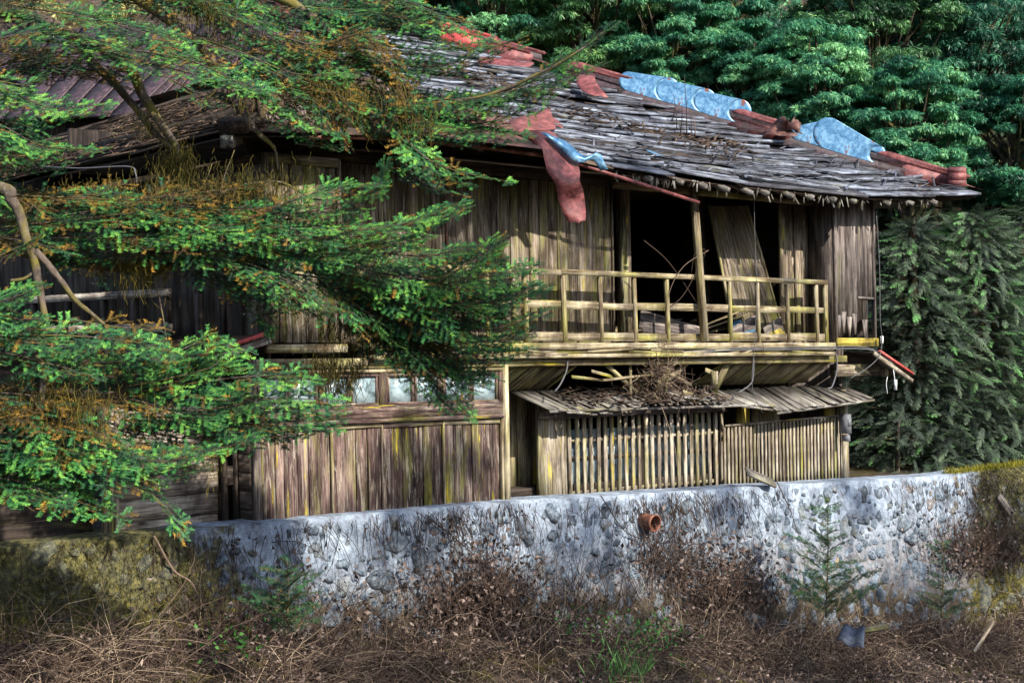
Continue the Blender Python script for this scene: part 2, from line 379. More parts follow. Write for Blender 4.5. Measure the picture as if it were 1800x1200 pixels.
# ------------------------------------------------------------------ ground (one sheet) with the bank and hillside
WD = .25; WTOP = -1.70
def wtop(s): return WTOP - .02 - .022*max(0, min(14, s+1))
def foot(s): return -3.2 - .11*max(-8, min(10, s))
def gh(x, y):
    P = Vector((x, y, 0))-O; s = P.dot(U); d = P.dot(N)
    nz = noise.noise(Vector((x*.35, y*.35, 0)))*.35 + noise.noise(Vector((x*1.3, y*1.3, 3)))*.12
    if d > -.35:
        q = max(0, d-WD-.2); z = foot(s) - .30*q if q < 5 else foot(s)-1.5-.12*(min(q, 16)-5)
        z += nz*min(1, q*1.2) + max(0, s-8)*.25*math.exp(-q*.6)
        return max(z, -6.5+nz) if q < 40 else -6.5+nz + (q-40)*.3
    z = wtop(s)-.13
    back = (y-29) - .15*abs(x)*0
    if back > 0: z += back*.92 + nz*min(3, back)
    return z
def build_ground():
    xs = np.concatenate([np.linspace(-150, -16, 20)[:-1], np.linspace(-16, 16, 150), np.linspace(16, 150, 20)[1:]])
    ys = np.concatenate([np.linspace(-120, 4, 20)[:-1], np.linspace(4, 28, 170), np.linspace(28, 70, 60)[1:], np.linspace(70, 200, 8)[1:]])
    V = [(x, y, gh(x, y)) for y in ys for x in xs]; n = len(xs)
    # wall step: points right behind the wall drop is covered by the wall body
    F = np.array([(j*n+i, j*n+i+1, (j+1)*n+i+1, (j+1)*n+i) for j in range(len(ys)-1) for i in range(n-1)])
    tag(mkobj('ground', V, F, M['ground'], None, smooth=True), kind='structure')
build_ground()

# ------------------------------------------------------------------ retaining wall
def wp(s, h, o=0.0):     # point on the battered face, h metres below the top, o outward
    bow = .0
    return W(s, WD + .16*h + o + bow, wtop(s) - h)
rw = empty('retaining_wall', wp(2, 1.6), 'long battered retaining wall of cobbles set in pale mortar below the old house', 'retaining wall')
def build_wall():
    s0, s1, H = -9.0, 12.5, 3.9; ns, nh = 430, 72; V = []; G = []
    for j in range(nh+1):
        for i in range(ns+1):
            s = s0+(s1-s0)*i/ns
            if j < 4: h = 0; dd = (-.42, -.25, -.12, 0)[j]
            else: h = H*((j-3)/(nh-3))**1.0; dd = 0
            q = Vector((s*1.0, h, 0))
            nz = noise.fractal(q*2.2, .8, 2.2, 5)*.04 + noise.fractal(q*7, .7, 2, 4)*.02
            tp = noise.noise(Vector((s*.8, 0, 7)))*.012 + noise.noise(Vector((s*6, 0, 9)))*.006
            if s > 7.2: tp += min(1, (s-7.2)/2)*.08
            p = W(s, WD + .16*h + dd + nz , wtop(s) - h + tp*max(0, 1-h/1.2) + (nz*.2 if j < 4 else 0))
            V.append(tuple(p)); G.append((s, h, 0))
    n = ns+1; F = np.array([(j*n+i, j*n+i+1, (j+1)*n+i+1, (j+1)*n+i) for j in range(nh) for i in range(ns)])[:, ::-1]
    mkobj('mortar_face', V, F, M['mortar'], rw, G, None, True)
    # cobbles: irregular lumps that stand a little out of the mortar
    bv, bf, bgc, bt = [], [], [], []; placed = []; tries = 0
    while len(placed) < 2600 and tries < 160000:
        tries += 1; s = random.uniform(-6, 9.4); h = random.uniform(.1, 2.9)
        if random.random() > min(1, .42+h*1.3) and not (1.2 < s < 3.5): continue
        r = (random.uniform(.05, .09) if random.random() < .45 else random.uniform(.09, .17))*(.85+.25*h)
        if any((s-a)**2+(h-b)**2 < ((r+c)*.79)**2 for a, b, c in placed): continue
        placed.append((s, h, r)); an = random.uniform(-1.3, -.2) if random.random() < .75 else random.uniform(-3, 3)
        el = random.uniform(.55, .85); b0 = len(bv); sd_ = random.uniform(0, 99); ti = random.random()**1.2*(.75 if s < 6 and h < 1.4 else 1)
        prot = random.uniform(.15, .42)*r; nr, nc = 5, 9
        for k in range(nr):
            ph = k/(nr-1)*math.pi/2
            for c in range(nc if k < nr-1 else 1):
                ca = 2*math.pi*c/nc; rr = math.cos(ph)**.6 if k < nr-1 else 0
                ir = 1+.75*noise.noise(Vector((math.cos(ca)*1.3, math.sin(ca)*1.3, sd_))) + .3*noise.noise(Vector((math.cos(ca)*4, ph*3, sd_+math.sin(ca)*4)))
                x = math.cos(ca)*rr*r*ir; y = math.sin(ca)*rr*r*el*ir
                xs_ = x*math.cos(an)-y*math.sin(an); ys_ = x*math.sin(an)+y*math.cos(an)
                o = -.05 + (prot+.045)*math.sin(ph)**.8 + .03*noise.noise(Vector((x*14, y*14, sd_)))
                bv.append(tuple(wp(s+xs_, h+ys_, o))); bgc.append((s+xs_, h+ys_, 0)); bt.append(ti)
        for k in range(nr-2):
            for c in range(nc):
                c2 = (c+1) % nc; bf.append((b0+k*nc+c, b0+(k+1)*nc+c, b0+(k+1)*nc+c2, b0+k*nc+c2))
        for c in range(nc): bf.append((b0+(nr-2)*nc+c, b0+(nr-1)*nc, b0+(nr-2)*nc+(c+1) % nc))
    mkobj('cobbles', bv, bf, M['cobble'], rw, bgc, bt, False)
build_wall()
# terracotta drain pipe sticking out of the wall
def drain():
    s, z = SZ(1135, 915, WD+.1); p = W(s, WD, z); q = W(s+.02, WD+.24, z-.02); mb = MB()
    a = (q-p).normalized(); x = a.orthogonal().normalized(); y = a.cross(x)
    for (r0, r1, t0, t1) in ((.075, .08, 0, 1),):
        grid = [[p+(q-p)*t + (x*math.cos(2*math.pi*k/18)+y*math.sin(2*math.pi*k/18))*(.078+(.012 if t > .85 else 0)) for k in range(19)] for t in (0, .3, .6, .86, .9, 1)]
        mb.sheet(grid, -.014)
    mb.build('pipe', M['clay'], rw, True)
drain()

# ------------------------------------------------------------------ the old house
house = empty('abandoned_house', W(2, -5, WTOP), 'abandoned two-storey timber house with torn shingle roof, shutters and a slatted ground floor', 'house')
def rr(a, b): return random.uniform(a, b)
def vplanks(mb, s0, s1, zb, zt, d, w=.16, th=.02, gap=.009, jag=0.0, tv=None):
    n = max(1, round((s1-s0)/w)); xs = [s0] + [s0+(s1-s0)*(i+rr(-.12, .12))/n for i in range(1, n)] + [s1]
    for i in range(n):
        b = zb + (rr(0, jag) if jag else 0)
        mb.board(xs[i]+gap/2, xs[i+1]-gap/2, b, zt, d+rr(-.009, .009), th, tv if tv is None else min(1, max(0, tv+rr(-.45, .45))))
DW = -.36
# panel boundaries on the shutter plane
def zc(px, py, d): return SZ(px, py, d)[1]
Z_FLOOR = zc(1250, 602, 0)
Z_LINT = zc(1300, 345, DW)
# -- shutters (upper storey)
bp = [600, 672, 783, 880, 985, 1080]
def shutter(pa, pb, tv=.6, extra=None):
    a, b = S(pa, DW), S(pb, DW); mb = MB()
    vplanks(mb, a+.02, b-.02, Z_FLOOR+.0, Z_LINT-.03, DW, .145, .018, tv=tv)
    o = mb.build('shutter', M['wood_wall'], house)
    fr = MB(); fr.board(a, a+.028, Z_FLOOR, Z_LINT-.02, DW+.022, .03); fr.board(b-.028, b-.002, Z_FLOOR, Z_LINT-.02, DW+.022, .03)
    fr.board(a+.028, b-.028, Z_FLOOR-.02, Z_FLOOR+.07, DW+.016, .02, axis=0)
    fr.build('shutter_frame', M['wood_wall'], o); return o
for i in range(5): shutter(bp[i], bp[i+1], .45+.08*i)
o = shutter(1372, 1452, .8); label(o, 'moss streaked shutter standing beside the corner box')
# leaning shutter inside the opening
def leaning():
    mb = MB(); d0, d1 = -.28, -.75
    cs = [(1300, 588, 1358, 588), (1245, 362, 1308, 362)]
    bl = W(*(lambda q: (q[0], d0, q[1]))(SZ(1291, 590, d0))); br = W(*(lambda q: (q[0], d0, q[1]))(SZ(1378, 590, d0)))
    tl = W(*(lambda q: (q[0], d1, q[1]))(SZ(1247, 362, d1))); tr = W(*(lambda q: (q[0], d1, q[1]))(SZ(1313, 362, d1)))
    n = 4
    for i in range(n):
        a, b = i/n+.006, (i+1)/n-.006; L = lambda p, q, t: p+(q-p)*t
        mb.slab(L(bl, br, a), L(bl, br, b), L(tl, tr, a), L(tl, tr, b), -N*.02, .85+rr(-.15, .15))
    o = mb.build('shutter', M['wood_wall'], house); label(o, 'loose shutter leaning across the dark opening')
    e = MB(); e.bar(bl, tl, .03, .035, N); e.bar(br, tr, .03, .035, N); e.build('shutter_frame', M['wood_rail'], o)
leaning()
# -- lintel and eave beams
mb = MB(); sa, sb = SL+.05, S(1450, DW)
mb.board(SL, sb, Z_LINT-.02, Z_LINT+.13, DW+.05, .08, .3, 0); mb.board(SL, sb, Z_LINT+.14, Z_LINT+.5, DW-.02, .05, .2, 0)
mb.build('lintel', M['wood_dark'], house)
mb = MB(); mb.board(S(1075, DW), S(1465, DW), Z_LINT-.05, Z_LINT+.02, DW+.10, .05, .8, 0); mb.build('lintel', M['wood_wall'], house)
# inner posts seen in the opening
for px, d, wd, th in ((1105, DW-.25, .13, .13), (1250, DW-.9, .1, .1), (1240, DW-.5, .06, .12)):
    mb = MB(); a = S(px, d); mb.board(a-wd/2, a+wd/2, Z_FLOOR-.1, Z_LINT+.2, d, th, .5); mb.build('post', M['wood_wall' if px == 1105 else 'wood_dark'], house)
# dark inner room: floor, back wall, ceiling, partition, and rubble on the floor
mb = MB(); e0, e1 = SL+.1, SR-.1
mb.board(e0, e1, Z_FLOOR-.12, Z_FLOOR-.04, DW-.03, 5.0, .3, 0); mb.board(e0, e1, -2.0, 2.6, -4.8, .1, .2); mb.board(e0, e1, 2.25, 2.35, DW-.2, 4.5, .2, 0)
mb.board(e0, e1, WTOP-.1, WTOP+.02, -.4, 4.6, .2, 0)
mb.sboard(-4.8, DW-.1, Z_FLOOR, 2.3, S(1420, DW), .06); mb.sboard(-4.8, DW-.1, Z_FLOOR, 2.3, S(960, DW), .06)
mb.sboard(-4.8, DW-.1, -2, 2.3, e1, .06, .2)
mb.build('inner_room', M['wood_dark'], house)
mb = MB()
for k in range(16):
    q = W(rr(S(1110, DW), S(1340, DW)), rr(-1.6, -.45), Z_FLOOR+rr(0, .05)); a = rr(-.5, .5)
    mb.bar(q-U*rr(.2, .8)+ZZ*0, q+U*rr(.2, .7)+ZZ*rr(0, .4)+N*a, rr(.05, .2), .015, tint=rr(.4, 1))
tag(mb.build('collapsed_boards', M['wood_soffit'], house), kind='stuff')
mb = MB()   # torn panels lying by the rail
for px, py, px2, py2, tt in ((1285, 592, 1335, 565, 1), (1345, 590, 1375, 570, .9), (1125, 560, 1232, 590, .6), (1130, 580, 1230, 597, .7)):
    mb = MB(); a = SZ(px, py, -.2); b = SZ(px2, py2, -.25); mb.bar(W(a[0], -.2, a[1]), W(b[0], -.25, b[1]), .22, .012, N, tt); mb.build('fallen_panel', M['wood_grey'], house)
mb = MB(); cs = [SZ(*p, -.18) for p in ((1283, 592), (1330, 590), (1303, 560), (1333, 568))]
mb.slab(*[W(s_, -.18-.1*i, z_) for i, (s_, z_) in zip((0, 0, 1, 1), cs)], -N*.01, .9); mb.build('torn_sheet', M['galv'], house)
cs = [SZ(*p, -.18) for p in ((1345, 592), (1385, 590), (1360, 568), (1372, 566))]
mb = MB(); mb.slab(*[W(s_, -.18-.1*i, z_) for i, (s_, z_) in zip((0, 0, 1, 1), cs)], -N*.01, .9); mb.build('torn_sheet', M['wood_yel'], house)

# -- shutter boxes
def lbox(pl, pr, pt, pb, d, mat, cols, jag=0, side=True):
    a, b = S(pl, d), S(pr, d); zt, zb = zc(pl, pt, d), zc(pl, pb, d); mb = MB()
    vplanks(mb, a+.02, b-.02, zb+.1, zt-.08, d-.02, .14, .018, jag=0, tv=cols)
    o = mb.build('shutter_box', mat, house)
    f = MB(); f.board(a, a+.05, zb, zt, d+.012, .05, cols); f.board(b-.04, b, zb, zt, d+.012, .05, cols)
    f.board(a+.05, b-.04, zt-.09, zt, d+.014, .04, cols, 0); f.build('box_frame', mat, o)
    if side:
        f = MB(); f.sboard(DW, d-.02, zb+.02, zt, a+.006, .02, cols*.6); f.build('box_side', M['wood_grey'], o)
    return o, a, b, zt, zb
o, a, b, zt, zb = lbox(470, 605, 268, 620, 0.03, M['wood_wall'], .55)
f = MB(); f.board(a-.02, b+.02, zb, zb+.085, .07, .06, .9, 0); f.build('base_rail', M['wood_rail'], o)
# right box with rotted hem
a, b = S(1470, .1), S(1540, .1); ztb = zc(1500, 345, .1); zbb = zc(1500, 606, .1); mb = MB()
xs = [a+.03+(b-a-.06)*i/7 for i in range(8)]
hem = [.22, .30, .18, .26, .5, .12, .46]
for i in range(7):
    if i in (4, 6):
        mb.board(xs[i]+.003, xs[i+1]-.003, zbb+.62, ztb-.02, .08+rr(-.004, .004), .018, rr(.5, .9))
        continue
    # tapering rotted end
    s0, s1 = xs[i]+.003, xs[i+1]-.003; z0 = zbb+hem[i]*.55; z1 = z0+.28; m_ = (s0+s1)/2+rr(-.01, .01); wd = rr(.006, .014); d = .08+rr(-.004, .004); ti = rr(.5, .9)
    mb.board(s0, s1, z1, ztb-.02, d, .018, ti)
    mb.slab(W(m_-wd, d, z0), W(m_+wd, d, z0), W(s0, d, z1), W(s1, d, z1), -N*.018, ti)
o = mb.build('shutter_box', M['wood_grey'], house); label(o, 'corner shutter box with rotted lower ends')
f = MB(); f.board(a, a+.035, zbb+.06, ztb, .11, .05, .7); f.board(b-.03, b, zbb+.06, ztb, .11, .05, .9); f.board(xs[4], b-.03, zbb+.62, zbb+.65, .105, .03, 1, 0)
f.build('box_frame', M['wood_grey'], o)
f = MB(); f.sboard(DW, .08, zbb+.02, ztb, a+.01, .03, .35); f.build('box_side', M['wood_grey'], o)
f = MB(); f.board(a, b+.02, zbb-.02, zbb+.09, .13, .07, .9, 0); f.build('base_rail', M['wood_yel'], o)
f = MB(); f.board(b-.12, b-.04, zbb+.08, zbb+.6, .0, .01, .9); f.build('inner_lining', M['galv'], o)

# -- railing
rail = MB(); r0, r1 = S(622), S(1452)
zt0 = zc(1250, 489, 0)
rail.board(r0, S(985), zt0-.03, zt0+.03, .035, .075, .8, 0); rail.board(S(985)+.004, r1, zt0-.025, zt0+.033, .037, .075, .9, 0)
railing = rail.build('railing', M['wood_rail'], house)
ps = [635, 712, 785, 858, 925, 992, 1057, 1117, 1174, 1284, 1333, 1385, 1436, 1452]
zm = zc(1250, 541, 0)
for i in range(len(ps)-1):
    m_ = MB(); a, b = S(ps[i])+.02, S(ps[i+1])-.02
    m_.board(a, b, zm-.045+rr(-.01, .01), zm+.04+rr(-.01, .01), .0, .035, rr(.6, 1), 0); m_.build('middle_rail', M['wood_rail'], railing)
    m_ = MB(); m_.board(a, b, Z_FLOOR+.02, Z_FLOOR+.12+rr(-.012, .012), .005, .03, rr(.3, .8), 0); m_.build('bottom_rail', M['wood_rail'], railing)
for p in ps:
    m_ = MB(); a = S(p); big = p in (992, 1452); h = .026 if big else rr(.017, .023)
    m_.slab(W(a-h, .03, Z_FLOOR), W(a+h, .03, Z_FLOOR), W(a-h-.015, .028, zt0-.035 + (.06 if big else 0)), W(a+h-.015, .028, zt0-.035+(.06 if big else 0)), -N*.05, rr(.3, 1))
    m_.build('baluster', M['wood_rail'], railing)
m_ = MB(); q0 = SZ(1240, 600, .1); q1 = SZ(1219, 322, .1); m_.bar(W(q0[0], .09, q0[1]), W(q1[0], .09, q1[1]), .075, .07, N, .5)
label(m_.build('post', M['wood_rail'], house), 'thin crooked prop from the ledge to the eave')

# -- ledge boards under the balcony
mb = MB(); e1 = S(1466, .1)
mb.board(S(640), e1, Z_FLOOR-.075, Z_FLOOR-.002, .13, .5, .95, 0)
mb.board(S(640), S(1450), Z_FLOOR-.17, Z_FLOOR-.125, .17, .4, .7, 0); mb.board(S(660), e1, Z_FLOOR-.122, Z_FLOOR-.085, .10, .4, .15, 0)
mb.board(SL+.05, S(1480), Z_FLOOR-.26, Z_FLOOR-.175, .08, .3, .3, 0)
# strip splinters along the ledge
for k in range(26):
    a = rr(S(660), S(1440)); mb.bar(W(a, .14+rr(0, .03), Z_FLOOR-.1+rr(-.05, .03)), W(a+rr(.15, .8), .15+rr(0, .03), Z_FLOOR-.1+rr(-.05, .03)), .02, .012, N)
mb.build('balcony_ledge', M['wood_rail'], house)

# -- slanting soffit boards between ledge and pent roof; broken in the middle
def soffit(pa, pb, step=24):
    mb = MB(); px = pa
    while px < pb:
        a = S(px, .08); b = S(min(px+step, pb), .08)-.014; z1 = Z_FLOOR-.19; z0 = zc(1000, 684, -.36)
        j = rr(-.022, .022)
        mb.slab(W(a-.22, -.36+j, z0), W(b-.22, -.36+j, z0), W(a, .06+j, z1), W(b, .06+j, z1), -N*.02, rr(.2, 1)); px += step
    return mb.build('soffit', M['wood_soffit'], house)
soffit(880, 1032); soffit(1165, 1215, 20); soffit(1280, 1478)
# dangling loose soffit boards & debris in the gap
for (x0, y0, x1, y1, w_) in ((1285, 625, 1255, 688, .1), (1005, 662, 1060, 668, .035), (1060, 668, 1165, 656, .03), (1190, 628, 1150, 690, .08), (1108, 620, 1108, 712, .04), (1240, 650, 1265, 660, .05), (1040, 652, 1100, 668, .035), (1225, 622, 1160, 680, .07), (1140, 636, 1215, 676, .04), (1065, 640, 1120, 690, .05), (1200, 690, 1262, 712, .07), (1178, 630, 1168, 700, .035)):
    a = SZ(x0, y0, .02); b = SZ(x1, y1, -.1); m_ = MB(); m_.bar(W(a[0], .02, a[1]), W(b[0], -.1, b[1]), w_, .015, N, rr(.5, 1)); m_.build('loose_board', M['wood_soffit'], house)
for ang in ((1255, 655, 1262, 680),): 
    a = SZ(ang[0], ang[1], .12); m_ = MB(); m_.board(a[0]-.0, a[0]+.07, a[1]-.14, a[1]+.02, .12, .06, .9); m_.build('bracket', M['wood_lat'], house)
# nest of dead vine in the gap
Bn = Bulk()
def tangle(B, c, spread, n, ln, r, tl=(.2, 1)):
    c = np.array(c); A = c + RNG.normal(size=(n, 3))*np.array(spread); D = rvec(n)*ln*RNG.uniform(.3, 1, (n, 1)); cur = A; dirn = D/3
    for k in range(3):
        nx = cur+dirn; V, F = prisms(cur, nx, r, r*.8); B.add(V, F, np.repeat(RNG.uniform(*tl, n), 6)); cur = nx; dirn = dirn + rvec(n)*np.linalg.norm(dirn, axis=1)[:, None]*.5
s_, z_ = SZ(1150, 660, .05); tangle(Bn, W(s_, .08, z_), (.16, .1, .13), 160, .35, .004)
s_, z_ = SZ(1190, 690, .2); tangle(Bn, W(s_, .15, z_), (.25, .1, .05), 80, .3, .004)
tag(Bn.build('vine_tangle', M['dry']), 'grey nest of dead vine stems lodged under the broken balcony', 'dead vine', kind='stuff')

# -- pent roofs over the ground floor
def pent(pa, pb, da, db, pya, pyb, skew=0, n=20, tw=0.0):
    mb = MB(); z1 = zc((pa+pb)/2, pya, da); z0 = zc((pa+pb)/2, pyb, db)
    a0, b0 = S(pa, da), S(pb, da)
    for i in range(n):
        u0, u1 = i/n, (i+.93)/n; a, b = a0+(b0-a0)*u0, a0+(b0-a0)*u1; j = rr(-.012, .02); e = rr(-.04, .05); t0 = tw*(u0-.5)-(.07*math.sin(u0*7.5) if n > 20 else 0)
        if n > 20 and i in (12, 13, 15, 20): continue
        mb.slab(W(a+skew, db+e, z0+j+t0), W(b+skew, db+e, z0+j+t0), W(a, da, z1+j), W(b, da, z1+j), Vector((0, 0, -.018)), rr(.3, 1))
    for i in range(n-1):       # cover strips
        a = a0+(b0-a0)*(i+.97)/n; t0 = tw*((i+1)/n-.5); mb.slab(W(a-.012+skew, db+.02, z0+.012+t0), W(a+.012+skew, db+.02, z0+.012+t0), W(a-.012, da, z1+.014), W(a+.012, da, z1+.014), Vector((0, 0, -.014)), rr(.3, 1))
    o = mb.build('pent_roof', M['wood_pent'], house)
    f = MB(); f.bar(W(a0+skew, db, z0-.03-tw/2), W(b0+skew, db, z0-.03+tw/2), .03, .03); f.build('eave_batten', M['wood_pent'], o)
    return z0
zp0 = pent(893, 1248, DW, .10, 682, 716, .20, 26, -.02)
pent(1255, 1300, DW, .08, 686, 716, .14, 4, -.06)
pent(1306, 1478, DW, .14, 680, 713, .06, 15, .12)
mb = MB(); tb = np.random.default_rng(3)
for k in range(170):
    px = rr(990, 1260); s_ = S(px, 0); t = rr(0, 1); z_ = zp0+.03+.2*(1-t)*.9; q = W(s_, DW+.64*t, z_)
    mb.bar(q, q+U*rr(-.25, .25)+N*rr(-.1, .1)+ZZ*rr(0, .05), rr(.01, .05), .008, ZZ)
tag(mb.build('roof_debris', M['wood_bark'], house), kind='stuff')

# -- ground floor, left: windows over boarding
D0 = .05; la, lb = S(443, D0, 760), S(893, D0, 760)
z_w1, z_w0 = zc(800, 655, D0), zc(800, 708, D0); z_t1 = zc(800, 628, D0); z_sill = zc(800, 732, D0)
mb = MB(); mb.board(la, lb-.06, z_t1-.13, z_t1, D0, .05, .8, 0); mb.board(la, lb-.06, z_w1+.015, z_w1+.05, D0+.012, .06, .9, 0)
mb.build('top_beam', M['wood_soffit'], house)
mb = MB(); mb.board(la, lb-.07, z_sill+.015, z_w0-.0, D0+.004, .05, .9, 0); mb.board(la, lb-.07, z_sill-.03, z_sill+.008, D0+.03, .06, .95, 0); mb.build('sill_beam', M['wood_low'], house)
wins = [(455, 560, 1), (566, 667, 1), (683, 775, 1), (783, 877, 1)]
for (pa, pb, dv) in wins:
    a, b = S(pa, D0, 690), S(pb, D0, 690); f = MB(); t = .028
    f.board(a, b, z_w1-t, z_w1+.01, D0-.01, .04, .8, 0); f.board(a, b, z_w0, z_w0+t, D0-.01, .04, .8, 0)
    mid = (a+b)/2
    for x in (a, mid-.03, mid+.008, b-t): f.board(x, x+t-.004, z_w0+t, z_w1-t, D0-.012, .04, rr(.4, 1))
    o = f.build('window', M['wood_low'], house)
    for x0, x1 in ((a+t, mid-.03), (mid+.03, b-t)):
        g = MB(); g.board(x0-.006, x1+.008, z_w0+.01, z_w1-.01, D0-.034, .004, .5, j=0); g.build('glass', M['glass'], o)
mb = MB()
for pa, pb in ((562, 565), (668, 682), (776, 782), (878, 884)):
    mb.board(S(pa, D0, 690), S(pb, D0, 690), z_w0-.002, z_w1+.012, D0, .05, rr(.3, .7))
mb.build('mullion', M['wood_low'], house)
zb_ = WTOP-.35
doors = [(460, 584), (584, 673), (673, 781), (781, 884)]
for k, (pa, pb) in enumerate(doors):
    a, b = S(pa, D0, 800), S(pb, D0, 800); mb = MB()
    vplanks(mb, a+.025, b-.012, zb_, z_sill-.05, D0-.03, .125 if k != 1 else .15, .02, tv=(.75, .55, .4, .75)[k])
    o = mb.build('board_panel', M['wood_low'], house); f = MB()
    f.board(a, a+.022, zb_, z_sill-.04, D0-.008, .04, .7); f.board(a+.024, b-.004, z_sill-.085, z_sill-.035, D0-.012, .03, .9, 0)
    f.build('panel_batten', M['wood_rail' if k % 2 else 'wood_low'], o)
mb = MB(); mb.board(lb-.065, lb, zb_, z_t1+.02, D0+.03, .14, .9); mb.board(lb-.065-.035, lb-.07, zb_, z_sill-.03, D0+.01, .05, .4); mb.build('corner_post', M['wood_rail'], house)
mb = MB(); mb.board(la-.0, la+.055, zb_, z_t1, D0+.02, .1, .3); mb.board(la+.06, la+.11, zb_, z_sill-.03, D0-.01, .08, .2); mb.build('corner_post', M['wood_grey'], house)
# return wall at the right end of this part, facing away
mb = MB(); mb.sboard(DW-.6, D0-.1, zb_, z_t1, lb-.05, .03, .3); mb.build('return_wall', M['wood_dark'], house)

# -- ground floor, middle: recessed door, lattice, slatted fence
DL = -.30
a, b = S(897, DL-.35, 800), S(948, DL-.35, 800); mb = MB()
vplanks(mb, a-.3, b+.05, zc(920, 862, DL-.35), z_sill+.35, DL-.35, .2, .02, tv=.3); mb.build('recess_door', M['wood_soffit'], house)
a, b = S(946, DL, 800), S(984, DL, 800); mb = MB(); mb.board(a, b, zb_, zp0+.05, DL+.02, .06, .8); mb.build('post', M['wood_lat'], house)
mb = MB(); mb.board(b+.01, b+.05, zb_, zp0+.02, DL+.03, .05, .9); mb.board(b+.055, b+.085, zb_, zp0+.02, DL+.02, .05, .5); mb.build('post', M['wood_lat'], house)
mb = MB(); mb.board(S(945, DL, 720), S(1272, DL, 720), zp0-.13, zp0-.03, DL+.05, .06, .25, 0); mb.build('lattice_beam', M['wood_grey'], house)
la2, lb2 = S(1003, DL, 800), S(1270, DL, 800)
lat = MB(); zmid = [zc(1130, 768, DL), zc(1130, 856, DL), zc(1130, 822, DL)]
for z_ in zmid[:2]: lat.board(la2, lb2, z_-.02, z_+.02, DL-.03, .02, .8, 0)
lattice = lat.build('lattice', M['wood_lat'], house); n = 24
for i in range(n):
    a = la2+(lb2-la2)*i/(n-1); m_ = MB(); lw = .025; ln_ = rr(-.012, .012)
    m_.slab(W(a-lw, DL+.0, zb_), W(a+lw, DL, zb_), W(a-lw+ln_, DL, zp0-.13), W(a+lw+ln_, DL, zp0-.13), -N*.025, rr(.3, 1)); m_.build('slat', M['wood_lat'], lattice)
for k in range(2):     # inner dark window frames behind the lattice
    pass
g = MB(); g.board(la2, lb2-.1, zc(1130, 850, DL-.2), zc(1130, 748, DL-.2), DL-.16, .005, .5, j=0); g.build('window_glass', M['glass'], house)
f = MB()
for i in range(5): x = la2+(lb2-la2)*i/4; f.board(x-.03, x+.03, zb_, zp0-.1, DL-.12, .04, .2)
f.board(la2, lb2, zc(1130, 800, DL)-.02, zc(1130, 800, DL)+.02, DL-.125, .03, .3, 0); f.build('inner_frame', M['wood_dark'], house)
# slatted fence panel at the right
fa, fb = S(1274, DL+.08, 790), S(1480, DL+.08, 790); z_ft0, z_ft1 = zc(1274, 748, DL+.08), zc(1480, 730, DL+.08)
fr = MB()
for z_ in (zc(1380, 760, DL), zc(1380, 835, DL)): fr.board(fa, fb, z_-.02, z_+.02, DL+.055, .02, .6, 0)
fr.bar(W(fa, DL+.09, z_ft0), W(fb, DL+.09, z_ft1), .025, .03, N)
fence = fr.build('slatted_screen', M['wood_lat'], house); n = 34
for i in range(n):
    a = fa+(fb-fa)*i/(n-1); zt_ = z_ft0+(z_ft1-z_ft0)*i/(n-1); m_ = MB(); lw = .017
    m_.slab(W(a-lw, DL+.085, zb_), W(a+lw, DL+.085, zb_), W(a-lw+rr(-.008, .008), DL+.085, zt_-.01), W(a+lw, DL+.085, zt_-.01), -N*.02, rr(.3, 1)); m_.build('slat', M['wood_lat'], fence)
bw = MB(); vplanks(bw, fa-.02, fb, zb_, z_ft0-.15, DL-.02, .12, .015, tv=.1); bw.build('screen_backing', M['wood_dark'], house)
for pa, pb, pt in ((1296, 1316, 725), (1322, 1334, 722), (1337, 1368, 718), (1450, 1466, 705), (1470, 1480, 700)):
    m_ = MB(); a, b = S(pa, DL-.05, 740), S(pb, DL-.05, 740); m_.board(a, b, zb_, zc(pa, pt, DL-.05)+.1, DL-.03, .05, rr(.4, .9)); m_.build('stud', M['wood_yel' if pa in (1296, 1450) else 'wood_soffit'], house)
m_ = MB(); a = S(1482, DL+.1, 780); m_.board(a, a+.07, zb_, zp0+.1, DL+.12, .08, .9); m_.board(a+.09, a+.13, zb_, zp0-.05, DL+.1, .06, .95); post_r = m_.build('corner_post', M['wood_lat'], house)
# upper wall at right end return (hidden side) and lower right wall
mb = MB(); sx = a+.12; mb.slab(W(sx, DL, zb_), W(sx, -6, zb_), W(sx, DL, 0), W(sx, -6, 0), U*.04, .3); mb.slab(W(SR-.08, 0, -.1), W(SR-.08, -6, -.1), W(SR-.08, 0, 2), W(SR-.08, -6, 2), U*.04, .3)
mb.build('end_wall', M['wood_grey'], house)
# meter box
m_ = MB(); s_, z_ = SZ(1493, 745, .0); m_.board(s_-.045, s_+.045, z_-.13, z_+.13, .0, .14, .5); o = m_.build('meter_box', M['grey_box'], house)
m_ = MB(); m_.board(s_-.03, s_+.03, z_-.24, z_-.15, -.01, .1, .5); m_.board(s_-.035, s_+.035, z_-.03, z_+.08, .008, .01, .9); m_.build('box_cover', M['grey_box'], o)
